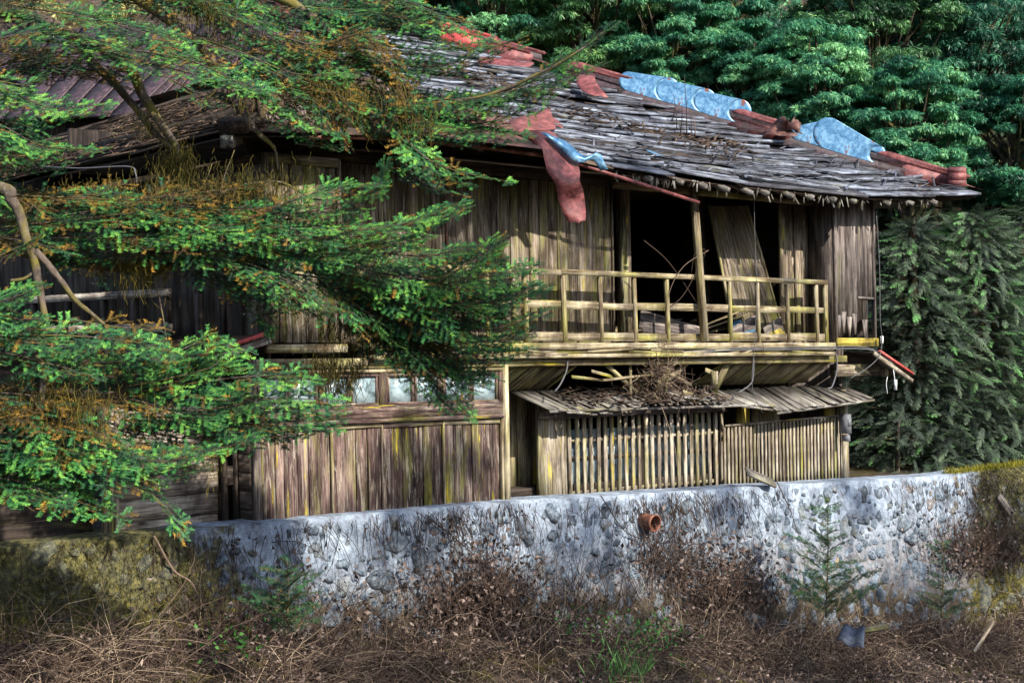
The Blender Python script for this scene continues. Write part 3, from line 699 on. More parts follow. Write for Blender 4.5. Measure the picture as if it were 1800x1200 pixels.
# beam end and red-edged pent roof beyond the corner
m_ = MB(); s0, z0 = SZ(1470, 662, -.1); s1, z1 = SZ(1557, 648, -.1); m_.board(s0, s1-.05, z1-.09, z1+.07, -.08, .12, .7, 0); m_.build('beam_end', M['wood_wall'], house)
m_ = MB(); m_.board(s1-.05+.002, s1+.02, z1-.1, z1+.1, -.06, .16, .9); m_.build('beam_end', M['wood_lat'], house)
p0 = SZ(1545, 618, .2); p1 = SZ(1604, 658, .2)
m_ = MB(); A_, B_ = W(p0[0], .2, p0[1]), W(p1[0], .2, p1[1]); m_.slab(B_-N*2.2, B_, A_-N*2.2, A_, Vector((0, 0, -.02)), .4, 0); sr = m_.build('side_pent_roof', M['wood_dark'], house)
m_ = MB(); m_.bar(A_+ZZ*.01, B_+ZZ*.01, .05, .03, ZZ); m_.build('red_edge', M['red'], sr)
m_ = MB(); m_.bar(A_-U*.12-ZZ*.02, B_-U*.02-ZZ*.09, .05, .05, ZZ, .9); m_.build('barge_board', M['wood_lat'], sr)

# -- left face
sp = SL
def dz(px, py, s=sp): return DZ(px, py, s)
mb = MB(); d = .0
while d > -9:
    w_ = rr(.3, .42); mb.sboard(d-w_+.008, d, -.35, 1.75, sp+.0+rr(0, .006), .03, rr(.4, 1)); d -= w_
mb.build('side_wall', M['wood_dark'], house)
mb = MB()
for z_ in (1.45, 1.72): mb.sboard(-9, -.02, z_, z_+.1, sp-.02, .05, .8, 0)
for px in (352, 395, 425): q = dz(px, 500); mb.sboard(q[0]-.05, q[0]+.05, -.3, 1.6, sp-.03, .05, .9)
mb.build('side_studs', M['wood_dark'], house)
q0, q1 = dz(20, 524, sp-.35), dz(300, 512, sp-.35)
mb = MB(); zt_ = q1[1]
mb.sboard(-9, q1[0], zt_-.05, zt_+.03, sp-.38, .05, 1, 0); mb.sboard(-9, q1[0], zt_-.42, zt_-.33, sp-.36, .04, .9, 0)
sr_ = mb.build('side_railing', M['wood_sid'], house)
for px in (60, 120, 183, 237, 293, 350): q = dz(px, 540, sp-.35); m_ = MB(); m_.sboard(q[0]-.04, q[0]+.04, -.1, zt_-.04, sp-.37, .06, rr(.4, 1)); m_.build('baluster', M['wood_dark'], sr_)
# side pent roof with red edge
A_ = W(SL-.05, .05, zc(430, 588, .05)); B_ = W(SL-.75, .05, zc(380, 618, .3)-.05); m_ = MB(); m_.slab(B_-N*9, B_, A_-N*9, A_, Vector((0, 0, -.03)), .8, 0); o = m_.build('side_pent_roof', M['wood_bark'], house)
m_ = MB(); m_.bar(A_+ZZ*.012, B_+ZZ*.012, .05, .035, ZZ); m_.build('red_edge', M['red'], o)
m_ = MB(); m_.bar(A_+U*.05-ZZ*.05, B_-ZZ*.05+U*.03, .05, .06, ZZ, 1); m_.build('barge_board', M['wood_sid'], o)
# lower side siding (horizontal)
mb = MB(); z_ = -.2
while z_ > WTOP-.2: mb.sboard(-10, .03, z_-.17, z_, sp-.25+rr(0, .01), .025, rr(.4, 1), 0); z_ -= .178
mb.build('side_siding', M['wood_dark'], house)
# angled bright siding wall in front of the left corner
th2 = R(47); U2 = Vector((math.cos(th2), math.sin(th2), 0)); n2 = Vector((U2.y, -U2.x, 0)); C2 = PP(384, 800, 14.25); C2.z = 0
mb = MB(); z_ = -.62; k = 0
while z_ > WTOP-.15: mb.slab(C2-U2*1.12+ZZ*(z_-.2), C2+ZZ*(z_-.2), C2-U2*1.12+ZZ*z_-n2*.012, C2+ZZ*z_-n2*.012, -n2*.02, rr(.5, 1), 0); z_ -= .208
annex = mb.build('porch_wall', M['wood_sid'], house)
m_ = MB()
for t in (.0, .06, .12): q = C2-U2*(1.14+t)+n2*.03; m_.bar(q+ZZ*(WTOP-.1), q+ZZ*(-.6), .035, .05, N, .8)
m_.build('corner_post', M['wood_lat'], house)
m_ = MB(); z_ = -.75
while z_ > WTOP-.15: m_.slab(C2-U2*4.2+ZZ*(z_-.2)-n2*.1, C2-U2*1.3+ZZ*(z_-.2)-n2*.1, C2-U2*4.2+ZZ*z_-n2*.115, C2-U2*1.3+ZZ*z_-n2*.115, -n2*.02, rr(.2, .7), 0); z_ -= .208
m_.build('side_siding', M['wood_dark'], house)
# dark recess between porch wall and ground floor corner
m_ = MB()
for px in (392, 412, 428): q = S(px, -.15, 830); m_.board(q, q+.05, WTOP-.1, -.45, -.15, .05, rr(.3, .8))
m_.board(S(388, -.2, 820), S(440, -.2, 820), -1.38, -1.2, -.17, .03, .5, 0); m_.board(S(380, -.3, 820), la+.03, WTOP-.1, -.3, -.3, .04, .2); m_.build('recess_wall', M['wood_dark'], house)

# ------------------------------------------------------------------ roof
OV = .55; sL, sR = -4.2, 7.63; PIT = .437; DEP = 18.0
eave_px = [(411, 238), (640, 234), (800, 246), (960, 268), (1060, 292), (1250, 318), (1430, 338), (1560, 348), (1715, 343)]
EV = [SZ(x, y, OV) for x, y in eave_px]
def ez(s):
    if s <= EV[0][0]: return EV[0][1]
    for (a, za), (b, zb2) in zip(EV, EV[1:]):
        if s <= b: return za+(zb2-za)*(s-a)/(b-a)
    return EV[-1][1]
def rf(s, r, up=0.0):       # front slope
    sag = -.10*math.sin(min(1, max(0, (s-sL)/(sR-sL)))*math.pi)*math.exp(-((r-2.2)/1.6)**2) + .02*noise.noise(Vector((s*1.3, r*1.3, 1)))
    k = min(1, r/3.0); z = ez(s)*(1-k) + (1.95+.14*(s-sL)/(sR-sL))*k
    return W(s, OV-r, z+PIT*r+sag+up)
def rl(q, r, up=0.0):       # left slope: q back from the front corner
    return W(sL+r, OV-q, ez(sL)+PIT*r+up+.03*noise.noise(Vector((q, r, 5))))
AP = (sR-sL)/2
mb = MB(); b = 0
def grid_deck(fn, n, m, mat, name, parent):
    V, F, G = [], [], []
    for j in range(m+1):
        for i in range(n+1):
            V.append(tuple(fn(i/n, j/m))); G.append((i/n*9, j/m*40, 0))
    for j in range(m):
        for i in range(n): a = j*(n+1)+i; F.append((a, a+1, a+n+2, a+n+1))
    return mkobj(name, V, F, mat, parent, G, [.3]*len(V))
roof = grid_deck(lambda u, v: rf(sL+v*AP+u*(sR-sL-2*v*AP), v*AP, -.02), 40, 20, M['wood_bark'], 'roof', house)
grid_deck(lambda u, v: rl(v*AP+u*(DEP-v*AP), v*AP, -.02), 40, 16, M['wood_bark'], 'side_slope', roof)
grid_deck(lambda u, v: W(sR-v*AP, OV-(v*AP+u*(DEP-v*AP)), 2.05+PIT*v*AP-.02), 12, 8, M['wood_bark'], 'side_slope', roof)
m_ = MB(); m_.board(sL+.05, sR-.2, 1.98, 2.0, OV-.75, 4.0, .2, 0, 0); m_.build('eave_lining', M['wood_dark'], roof)
# shingle courses on the front slope
def course(r, mat_r, mat_l, mbr, mbl):
    s = sL+r+.05
    while s < sR-r-.1:
        L = rr(.8, 2.6); e = min(s+L, sR-r+.02); left = (s+e)/2 < S(985, .3, 300)-.25*r+rr(-.15, .15)
        if e-s < .06: break
        lift = rr(.0, .05) if not left else rr(0, .015); t = .03 if not left else .015; wd = .34
        dr0, dr1 = rr(-.025, .025), rr(-.025, .025)
        if r < .1: dr0 += rr(-.12, .06); dr1 += rr(-.12, .06)
        hi = r+wd
        P = [rf(s, r+dr0, .035+lift), rf(e-.01, r+dr1, .035+lift+rr(-.02, .02)), rf(s, hi, .012), rf(e-.01, hi, .012)]
        if not left and random.random() < .07: s = e; continue
        (mbl if left else mbr).slab(P[0], P[1], P[2], P[3], Vector((0, 0, -t)), rr(0, 1), 0); s = e
mbr, mbl = MB(), MB(); r = 0.0
while r < AP-.3: course(r, None, None, mbr, mbl); r += .235
mbl.build('bark_covering', M['wood_bark'], roof)
mb = mbr; r = .12
while r < 4.4:
    s = S(985, .3, 300)-.25*r
    while s < sR-r-.25:
        L = rr(.7, 2.4); e = min(s+L, sR-r-.1)
        if random.random() < .86 and e-s > .2:
            n = max(3, int((e-s)/.3)); dr = rr(-.05, .05); sl = rr(-.03, .03)
            mb.tube([rf(s+(e-s)*i/n, r+dr+sl*i+rr(-.008, .008), .075+rr(-.01, .012)) for i in range(n+1)], rr(.016, .03), 5, rr(.8, 1))
        s = e+rr(.0, .3)
    r += .285
for k in range(380):
    r = abs(random.gauss(0, 1.5)); s = rr(S(985, .3, 300)-.25*r, sR-r-.3)
    if r > 4.5 or s > sR-r-.3: continue
    L = rr(.08, .5); a = random.gauss(0, .35)
    mb.bar(rf(s, r, .07+rr(0, .03)), rf(s+L*math.cos(a), r+L*math.sin(a), .07+rr(0, .05)), rr(.006, .03), .006, ZZ, rr(0, 1))
mb.build('shingles', M['wood_roof'], roof)
mb = MB()   # brown rot patches of bark debris
for k in range(380):
    c = random.choice(((2.0, 2.2), (2.6, 1.9), (3.4, 1.3), (1.4, 3.0), (.9, 3.4), (3.9, 1.5)))
    s = random.gauss(c[0], .35); r = random.gauss(c[1], .18); L = rr(.03, .22); a = random.gauss(0, .9)
    if r < .1: continue
    mb.bar(rf(s, r, .08+rr(0, .03)), rf(s+L*math.cos(a), r+L*math.sin(a)*.6, .08+rr(0, .06)), rr(.01, .05), .006, ZZ, rr(0, 1))
tag(mb.build('rotten_bark', M['wood_bark'], roof), kind='stuff')
# left slope courses and debris
mb = MB(); r = 0.0
while r < 4.6:
    q = r
    while q < 13:
        L = rr(.5, 1.5); P = [rl(q+L-.01, r+rr(-.04, .04), .05+rr(0, .03)), rl(q, r+rr(-.04, .04), .05+rr(0, .03)), rl(q+L-.01, r+.42, .01), rl(q, r+.42, .01)]
        mb.slab(*P, Vector((0, 0, -.02)), rr(0, 1), 0); q += L
    r += .29
for k in range(1500):
    r = rr(.02, 3.4); q = rr(r, 9); L = rr(.08, .5); a = random.gauss(0, .5)
    mb.bar(rl(q, r, .08+rr(0, .05)), rl(q+L*math.cos(a), r+L*math.sin(a), .08+rr(0, .06)), rr(.005, .03), .008, ZZ, rr(0, 1))
mb.build('side_shingles', M['wood_bark'], roof)
# leaf litter, rusty brown, near the left hip
mb = MB()
for k in range(900):
    r = abs(random.gauss(0, 1.0))+.1; s = sL+r+abs(random.gauss(0, .8))+.1; a = rr(0, 6.28); L = rr(.02, .07)
    mb.bar(rf(s, r, .07), rf(s+L*math.cos(a), r+L*math.sin(a), .075+rr(0, .03)), L*.4, .003, ZZ, rr(.5, 1))
tag(mb.build('leaf_litter', M['dleaf'], roof), kind='stuff')
# rafter ends
for px, L in [(p, rr(.02, .12)) for p in (690, 740, 800, 850, 1140, 1195, 1235, 1270, 1310, 1345, 1385, 1425, 1465, 1500, 1560, 1600, 1640)]:
    s = S(px, OV, 300); m_ = MB(); z_ = ez(s); dn = rr(.0, .03) if px > 1100 else 0; e = (L if px > 1100 else -.02)
    m_.bar(W(s, OV+e, z_-.055-dn-PIT*e), W(s, OV-1.1, z_-.06+PIT*1.0), .055, .06, ZZ, rr(.4, 1)); m_.build('rafter', M['wood_pent'], roof)
m_ = MB()
for k in range(90):      # hanging rotten bits at the eave
    s = rr(S(1080, OV, 300), S(1650, OV, 345)); z_ = ez(s)-.02; m_.bar(W(s, OV-rr(0, .1), z_), W(s+rr(-.04, .04), OV-rr(0, .1), z_-rr(.04, .16)), rr(.008, .03), .01, N, rr(.3, 1))
tag(m_.build('hanging_bark', M['wood_pent'], roof), kind='stuff')
m_ = MB(); pts = [rf(S(x, OV, 240), -.02, -.025) for x in range(540, 961, 60)]
for a, b in zip(pts, pts[1:]): m_.bar(a, b, .03, .035, ZZ)
m_.build('gutter', M['clay'], roof)
q0, q1 = SZ(1000, 283, OV), SZ(1228, 356, .45); m_ = MB(); m_.tube([W(q0[0], OV, q0[1]), W((q0[0]+q1[0])/2, OV+.02, (q0[1]+q1[1])/2-.02), W(q1[0], .45, q1[1])], .022, 8); label(m_.build('gutter', M['rust'], roof, True), 'fallen red gutter pipe hanging aslant')
# left hip ridge and corner bracket
m_ = MB(); pts = [W(sL+t, OV-t, ez(sL)+PIT*t+.07) for t in [i*.45 for i in range(12)]]
for i, (a, b) in enumerate(zip(pts, pts[1:])): m_.bar(a+ZZ*.01*(i % 2), b+ZZ*.02, .26, .12, ZZ, rr(.4, 1))
m_.build('hip_cap', M['wood_bark'], roof)
m_ = MB(); c = W(sL+.28, OV-.28, ez(sL)+.2)
m_.slab(c-U*.13-ZZ*.1+N*.1, c+U*.13-ZZ*.1+N*.1, c-U*.17+ZZ*.02+N*.13, c+U*.17+ZZ*.02+N*.13, -N*.3, .8, 0)
m_.slab(c-U*.1+ZZ*.02+N*.06, c+U*.1+ZZ*.02+N*.06, c-U*.1+ZZ*.22+N*.05, c+U*.1+ZZ*.22+N*.05, -N*.04, .1)
for e in (-1, 1): m_.bar(c+U*.11*e+ZZ*.0+N*.08, c+U*.11*e+ZZ*.22+N*.08, .03, .04, N, .9)
m_.slab(c-U*.17+ZZ*.22+N*.12, c+ZZ*.27+N*.14, c-U*.15+ZZ*.25+N*.1, c+ZZ*.33+N*.1, -N*.3, .9, 0); m_.slab(c+ZZ*.27+N*.14, c+U*.17+ZZ*.22+N*.12, c+ZZ*.33+N*.1, c+U*.15+ZZ*.25+N*.1, -N*.3, .9, 0)
m_.build('ridge_ornament', M['wood_bark'], roof)
s_, z_ = SZ(398, 246, OV); m_ = MB(); m_.bar(W(s_, OV+.0, z_-.02), W(s_+.5, OV-.7, z_+.14), .11, .11, ZZ, .9); m_.build('corner_rafter', M['wood_pent'], roof)

# right hip ridge: metal cap, peeled rolls of sheet
def hip(t, up=0.0, out=0.0): return W(sR-t, OV-t, 2.09+PIT*t+up) + (U*1+N*-1).normalized()*0 + (U-N).normalized()*0 + (N+U).normalized()*out
def tpx(px):
    lo, hi = 0.0, 7.0
    for _ in range(30):
        m = (lo+hi)/2; p = hip(m); x = 900+FPX*p.x/p.y
        if x > px: lo = m
        else: hi = m
    return lo
def capseg(pa, pb, name='ridge_cap', mat='rust', up=0):
    t0, t1 = tpx(pa), tpx(pb); n = max(2, int(abs(t1-t0)/.3)); q = [(t0+(t1-t0)*i/n, .012*noise.noise(Vector(((t0+i)*1.7, 2, 1)))) for i in range(n+1)]
    def strip(prof, m, nm, par):
        m_ = MB(); m_.sheet([[hip(t_, h+wb+up, -o) for o, h in prof] for t_, wb in q], .003); return m_.build(nm, M[m], par)
    o = strip([(-.34, -.02), (-.20, .03), (-.11, .045), (-.105, .065)], mat, name, roof)
    strip([(-.075, .05), (-.06, .17)], 'purple', 'cap_face', o); strip([(.06, .17), (.09, .05), (.3, -.02)], mat, 'cap_back', o)
    strip([(-.06, .165), (-.115, .17), (-.125, .195), (-.10, .215), (-.04, .225), (.04, .225), (.10, .205), (.11, .17), (.06, .165)], mat, 'cap_rail', o)
    return o
# N+U direction: positive out = toward right/back; camera side is -out
capseg(1690, 1555); capseg(1400, 1300); capseg(1112, 1012); capseg(1600, 1000, 'ridge_board', 'purple', -.08); capseg(945, 862); capseg(860, 785, 'ridge_cap', 'red', .02)
def roll(pa, pb, r0, r1, a0, a1, mat, nm='peeled_sheet', lift=.05, seed=1, tilt=0):
    t0, t1 = tpx(pa), tpx(pb); m_ = MB(); n, m = 14, 26; grid = []
    sid = -(N+U).normalized(); 
    for i in range(n+1):
        u = i/n; t = t0+(t1-t0)*u; r = r0+(r1-r0)*u; c = hip(t, r*1.15+lift+tilt*u) + sid*.05; row = []
        for j in range(m+1):
            an = R(a0+(a1-a0)*j/m); q = r*1.12*(1+.07*noise.noise(Vector((u*1.2, an*.6, seed)))+.006*noise.noise(Vector((u*7, an*2, seed))))
            row.append(c + sid*math.cos(an)*q + ZZ*math.sin(an)*q*1.05 )
        grid.append(row)
    m_.sheet(grid, .004); o = m_.build(nm, M[mat], roof, True); return o
roll(1110, 1180, .115, .15, -78, 205, 'galv', seed=1); roll(1178, 1246, .135, .15, -74, 200, 'galv', seed=2); roll(1244, 1308, .13, .145, -78, 205, 'galv', seed=3)
roll(1408, 1468, .08, .185, -80, 205, 'galv', seed=4); roll(1462, 1550, .19, .105, -74, 200, 'galv', seed=5)
# dark crumpled piece between rolls
def patch(pts, mat, nm='loose_sheet', th=.006, nj=5, amp=.02, seed=0, tint=.6, lab=None, curl=0.0):
    """quad strip given as left edge and right edge lists of 3D points"""
    L, Rr = pts; m_ = MB(); grid = []; k = 4
    Ls, Rs = spline(L, len(L)*2+1), spline(Rr, len(Rr)*2+1); nj = 4
    for i, (a, b) in enumerate(zip(Ls, Rs)):
        row = []
        for j in range(nj+1):
            u = j/nj; p = a.lerp(b, u); cu = curl*math.sin(u*math.pi) + .05*(abs(noise.noise(Vector((i*.55+seed, u*1.5, 2))))-.2)
            row.append(p + N*(cu+amp*noise.noise(Vector((i*.35, u*2.2, seed)))*2) + ZZ*amp*noise.noise(Vector((i*.5, u*3, seed+9))))
        grid.append(row)
    m_.sheet(grid, .003); o = m_.build(nm, M[mat], roof, False)
    if lab: label(o, lab)
    return o
def Q(px, py, d): s_, z_ = SZ(px, py, d); return W(s_, d, z_)
tt = tpx(1370); Yh = hip(tt).y-.25
def PH(px, py, dy=0): return PP(px, py, Yh+dy)
patch(([PH(1338, 237), PH(1356, 222, .1), PH(1372, 205, .1)], [PH(1400, 240, -.15), PH(1390, 230, .1), PH(1386, 214, -.15)]), 'rust_d', curl=.02, amp=.05, seed=3)
patch(([PH(1384, 228, .05), PH(1391, 205, .1)], [PH(1410, 236, -.1), PH(1404, 214, .15)]), 'rust_d', curl=.02, amp=.05, seed=4)
# tip of the hip: flared sheet and ornament
tR = tpx(1680)
patch(([PP(1650, 347, 20.9), PP(1640, 325, 21.1), PP(1590, 300, 21.3)], [PP(1718, 343, 20.9), PP(1682, 330, 21.1), PP(1640, 312, 21.3)]), 'rust', amp=.015, seed=6)
m_ = MB(); c = hip(tR, .2)
for k, (w_, h_) in enumerate(((.11, 0), (.13, .12), (.10, .24))):
    p = PP(1682, 322-h_*90, c.y-.1); m_.tube([p-(N+U).normalized()*.12, p+(N+U).normalized()*.12], w_*.55, 14)
m_.build('ridge_ornament', M['rust'], roof, True)
# folded sheet hanging near (1030,150)
Ya = 19.4
patch(([PP(1010, 130, 20.6), PP(1018, 155, 20.2), PP(1040, 168, 20.0)], [PP(1045, 132, 20.6), PP(1052, 150, 20.2), PP(1070, 172, 20.0)]), 'rust', amp=.02, seed=8)
patch(([PP(838, 112, 20.2), PP(845, 100, 20.4)], [PP(930, 118, 20.2), PP(940, 110, 20.5)]), 'rust', amp=.02, seed=9)
# patches of red sheet on the slope leading to the hanging strip
def RP(px, py, up=.1):      # back-project to the front slope
    lo, hi = 14.0, 24.0
    for _ in range(40):
        Y = (lo+hi)/2; P = PP(px, py, Y); dd = (P-O).dot(N); s = (P-O).dot(U)+LEAN*P.z; r = OV-dd
        if P.z > rf(s, r, up).z: lo = Y
        else: hi = Y
    return PP(px, py, lo)
patch(([RP(893, 212), RP(900, 232)], [RP(968, 190), RP(975, 228)]), 'rust', amp=.02, seed=11)
patch(([RP(905, 232), RP(945, 250)], [RP(962, 228), RP(1005, 262)]), 'rust', amp=.02, seed=12)
patch(([RP(640, 222), RP(660, 228)], [RP(960, 232), RP(950, 262)]), 'rust_d', amp=.01, seed=13)
patch(([RP(760, 180), RP(770, 205)], [RP(900, 205), RP(905, 232)]), 'rust_d', amp=.015, seed=14)
patch(([RP(955, 195), RP(960, 215)], [RP(985, 215), RP(990, 226)]), 'rust', amp=.01, seed=15)
# the long curled strip that hangs over the eave
patch(([Q(912, 234, OV+.05), Q(948, 258, OV+.12), Q(962, 295, OV+.2), Q(978, 330, OV+.22), Q(982, 355, OV+.2), Q(1000, 392, OV+.2)],
       [Q(950, 232, OV+.0), Q(998, 262, OV+.02), Q(1016, 290, OV+.06), Q(1019, 320, OV+.36), Q(1023, 350, OV+.08), Q(1028, 388, OV+.30)]), 'rust', amp=.03, seed=16, curl=.02, nj=8, lab='long rust-red sheet curling down over the eave')
patch(([Q(950, 232, OV+.06), Q(985, 262, OV+.12), Q(1018, 288, OV+.15), Q(1040, 278, OV+.2), Q(1055, 300, OV+.2)],
       [Q(975, 240, OV+.06), Q(1010, 262, OV+.1), Q(1030, 276, OV+.14), Q(1052, 268, OV+.2), Q(1066, 298, OV+.2)]), 'galv', amp=.02, seed=17, curl=.02, lab='narrow twisted strip of pale blue sheet beside the red one')
patch(([RP(1135, 262), RP(1142, 268)], [RP(1160, 272), RP(1165, 276)]), 'galv', amp=.005, seed=18)
# bare twigs growing out of the roof
dsap = empty('dead_sapling', RP(1205, 243, .05), 'bare upright stems sprouting through the shingles of the front roof', 'dead sapling')
for px, py0, px1, py1 in ((1207, 245, 1203, 135), (1190, 235, 1184, 165), (1215, 240, 1212, 190), (1180, 215, 1186, 190), (1195, 240, 1199, 180), (1222, 240, 1218, 200)):
    a = RP(px, py0, 0.05); b = PP(px1, py1, a.y-.1); m_ = MB(); m_.tube([a, a.lerp(b, .5)+U*.02, b], [.008, .006, .003], 5); m_.build('stem', M['dry'], dsap)

# -- cables and insulators
def cable(pts, r=.008, mat='cable', nm='cable'):
    m_ = MB(); m_.tube(spline(pts, 24), r, 5); return m_.build(nm, M[mat], house, True)
cable([Q(1200, 622, .16), Q(1290, 615, .17), Q(1380, 614, .17), Q(1460, 613, .18), Q(1528, 614, .2), Q(1548, 628, .2), Q(1562, 640, .2)], .009)
cable([Q(1200, 618, .15), Q(1290, 612, .16), Q(1380, 611, .16), Q(1460, 609, .18), Q(1530, 612, .2), Q(1570, 640, .2), Q(1572, 660, .2)], .006)
cable([Q(1540, 370, .3), Q(1546, 470, .3), Q(1547, 560, .3), Q(1550, 592, .25), Q(1546, 625, .25), Q(1520, 650, .2), Q(1495, 664, .18)], .006)
cable([Q(1470, 622, .1), Q(1471, 650, .12), Q(1463, 678, .15), Q(1455, 683, .15)], .011); cable([Q(1325, 622, .1), Q(1324, 660, .12), Q(1318, 676, .15), Q(1298, 690, .15)], .009)
cable([Q(998, 625, .1), Q(996, 650, .12), Q(985, 675, .15), Q(975, 688, .15)], .009); cable([Q(1570, 645, .2), Q(1571, 655, .22), Q(1573, 668, .22)], .006, 'white')
cable([Q(1560, 662, .2), Q(1558, 675, .22), Q(1560, 692, .22)], .004, 'white'); cable([Q(1325, 330, .2), Q(1327, 420, .2), Q(1330, 520, .18), Q(1327, 600, .18), Q(1322, 680, .2), Q(1340, 725, .2)], .004, 'cable')
for px, py, h in ((1574, 676, .14), (1550, 597, .1)):
    m_ = MB(); p = Q(px, py, .22); m_.tube([p-ZZ*h/2, p+ZZ*h/2], .022, 12); o = m_.build('insulator', M['white'], house, True)
    if h > .12:
        for k in (-.02, -.045): m_ = MB(); m_.tube([p+ZZ*k, p+ZZ*(k+.008)], .0235, 12); m_.build('printed_band', M['ink'], o)
s0, z0 = SZ(30, 295, -1); cable([PP(60, 292, 15.5), PP(140, 296, 15), PP(225, 293, 14.6), PP(238, 305, 14.5), PP(240, 322, 14.5)], .008)
# thin drain stick on the shutter wall
m_ = MB(); a = S(785, DW+.05, 400); m_.board(a-.008, a+.008, zc(785, 470, DW), Z_LINT, DW+.05, .015, .6); m_.build('rod', M['rust_d'], house)

# ------------------------------------------------------------------ second house behind: red-violet sheet roof
h2 = empty('house_behind', PP(150, 520, 34), 'house with dull violet-red metal roof half hidden behind the firs', 'house')
def build_h2():
    def roofq(a, b, c, d, mat, nm):
        m_ = MB(); n = 14
        for i in range(n):
            u0, u1 = i/n, (i+.96)/n; m_.slab(a.lerp(b, u0), a.lerp(b, u1), d.lerp(c, u0), d.lerp(c, u1), Vector((0, 0, -.05)), .5, 1)
            m_.bar(a.lerp(b, u1)+ZZ*.02, d.lerp(c, u1)+ZZ*.02, .04, .05, ZZ)
        return m_.build(nm, M[mat], h2)
    roofq(PP(-250, 215, 33), PP(235, 200, 28), PP(400, 40, 32), PP(-150, 60, 37), 'purple', 'roof')
    roofq(PP(235, 200, 28), PP(560, 120, 34), PP(530, -10, 36), PP(400, 40, 32), 'purple', 'roof')
    m_ = MB(); A, B = PP(-220, 215, 33.3), PP(220, 200, 28.8); A2, B2 = Vector((A.x, A.y, -2)), Vector((B.x, B.y, -2)); m_.slab(A2, B2, A, B, Vector((.2, .2, 0)), .5); C_ = PP(520, 125, 34.3); m_.slab(B2, Vector((C_.x, C_.y, -2)), B, C_, Vector((-.1, .2, 0)), .5)
    m_.build('wall', M['wood_dark'], h2)
    m_ = MB(); m_.sheet([[PP(470, 30, 31), PP(500, 32, 31)], [PP(485, 0, 31.3), PP(530, -8, 31.3)], [PP(505, -40, 31.5), PP(535, -40, 31.5)]], .02); m_.build('bent_sheet', M['rust'], h2)
build_h2()

# ------------------------------------------------------------------ firs in front
def np3(v): return np.array([v.x, v.y, v.z])
def needles(B, A, Bp, X, dens, nl, nw, tA, lat=.85, upw=.4):
    """needles along segments A->Bp (n,3); X (n,3) in-plane side vector; tA tint (n,)"""
    L = np.linalg.norm(Bp-A, axis=1); k = np.maximum(2, (L*dens).astype(int)); idx = np.repeat(np.arange(len(A)), k); m = len(idx)
    u = RNG.uniform(0, 1, (m, 1)); T = unit(Bp-A)[idx]; x = X[idx]; nn = unit(np.cross(T, x)); nn = np.where(nn[:, 2:3] < 0, -nn, nn)
    sg = RNG.choice([-1., 1.], (m, 1)); D = unit(T*.5 + x*sg*lat + nn*RNG.uniform(-.1, upw, (m, 1)) + RNG.normal(size=(m, 3))*.06); tA = tA[idx]+.22*(u[:, 0]-.5)
    P = A[idx]+(Bp-A)[idx]*u; S_ = unit(np.cross(D, nn)+1e-6); l = nl*RNG.uniform(.7, 1.15, (m, 1)); wd = nw
    V = np.stack([P-S_*wd*.5, P+S_*wd*.5, P+D*l], 1).reshape(-1, 3); F = np.arange(m*3).reshape(m, 3)
    tt_ = np.repeat(np.clip(tA+RNG.normal(size=m)*.06, 0, 1), 3); B.add(V, F, tt_)
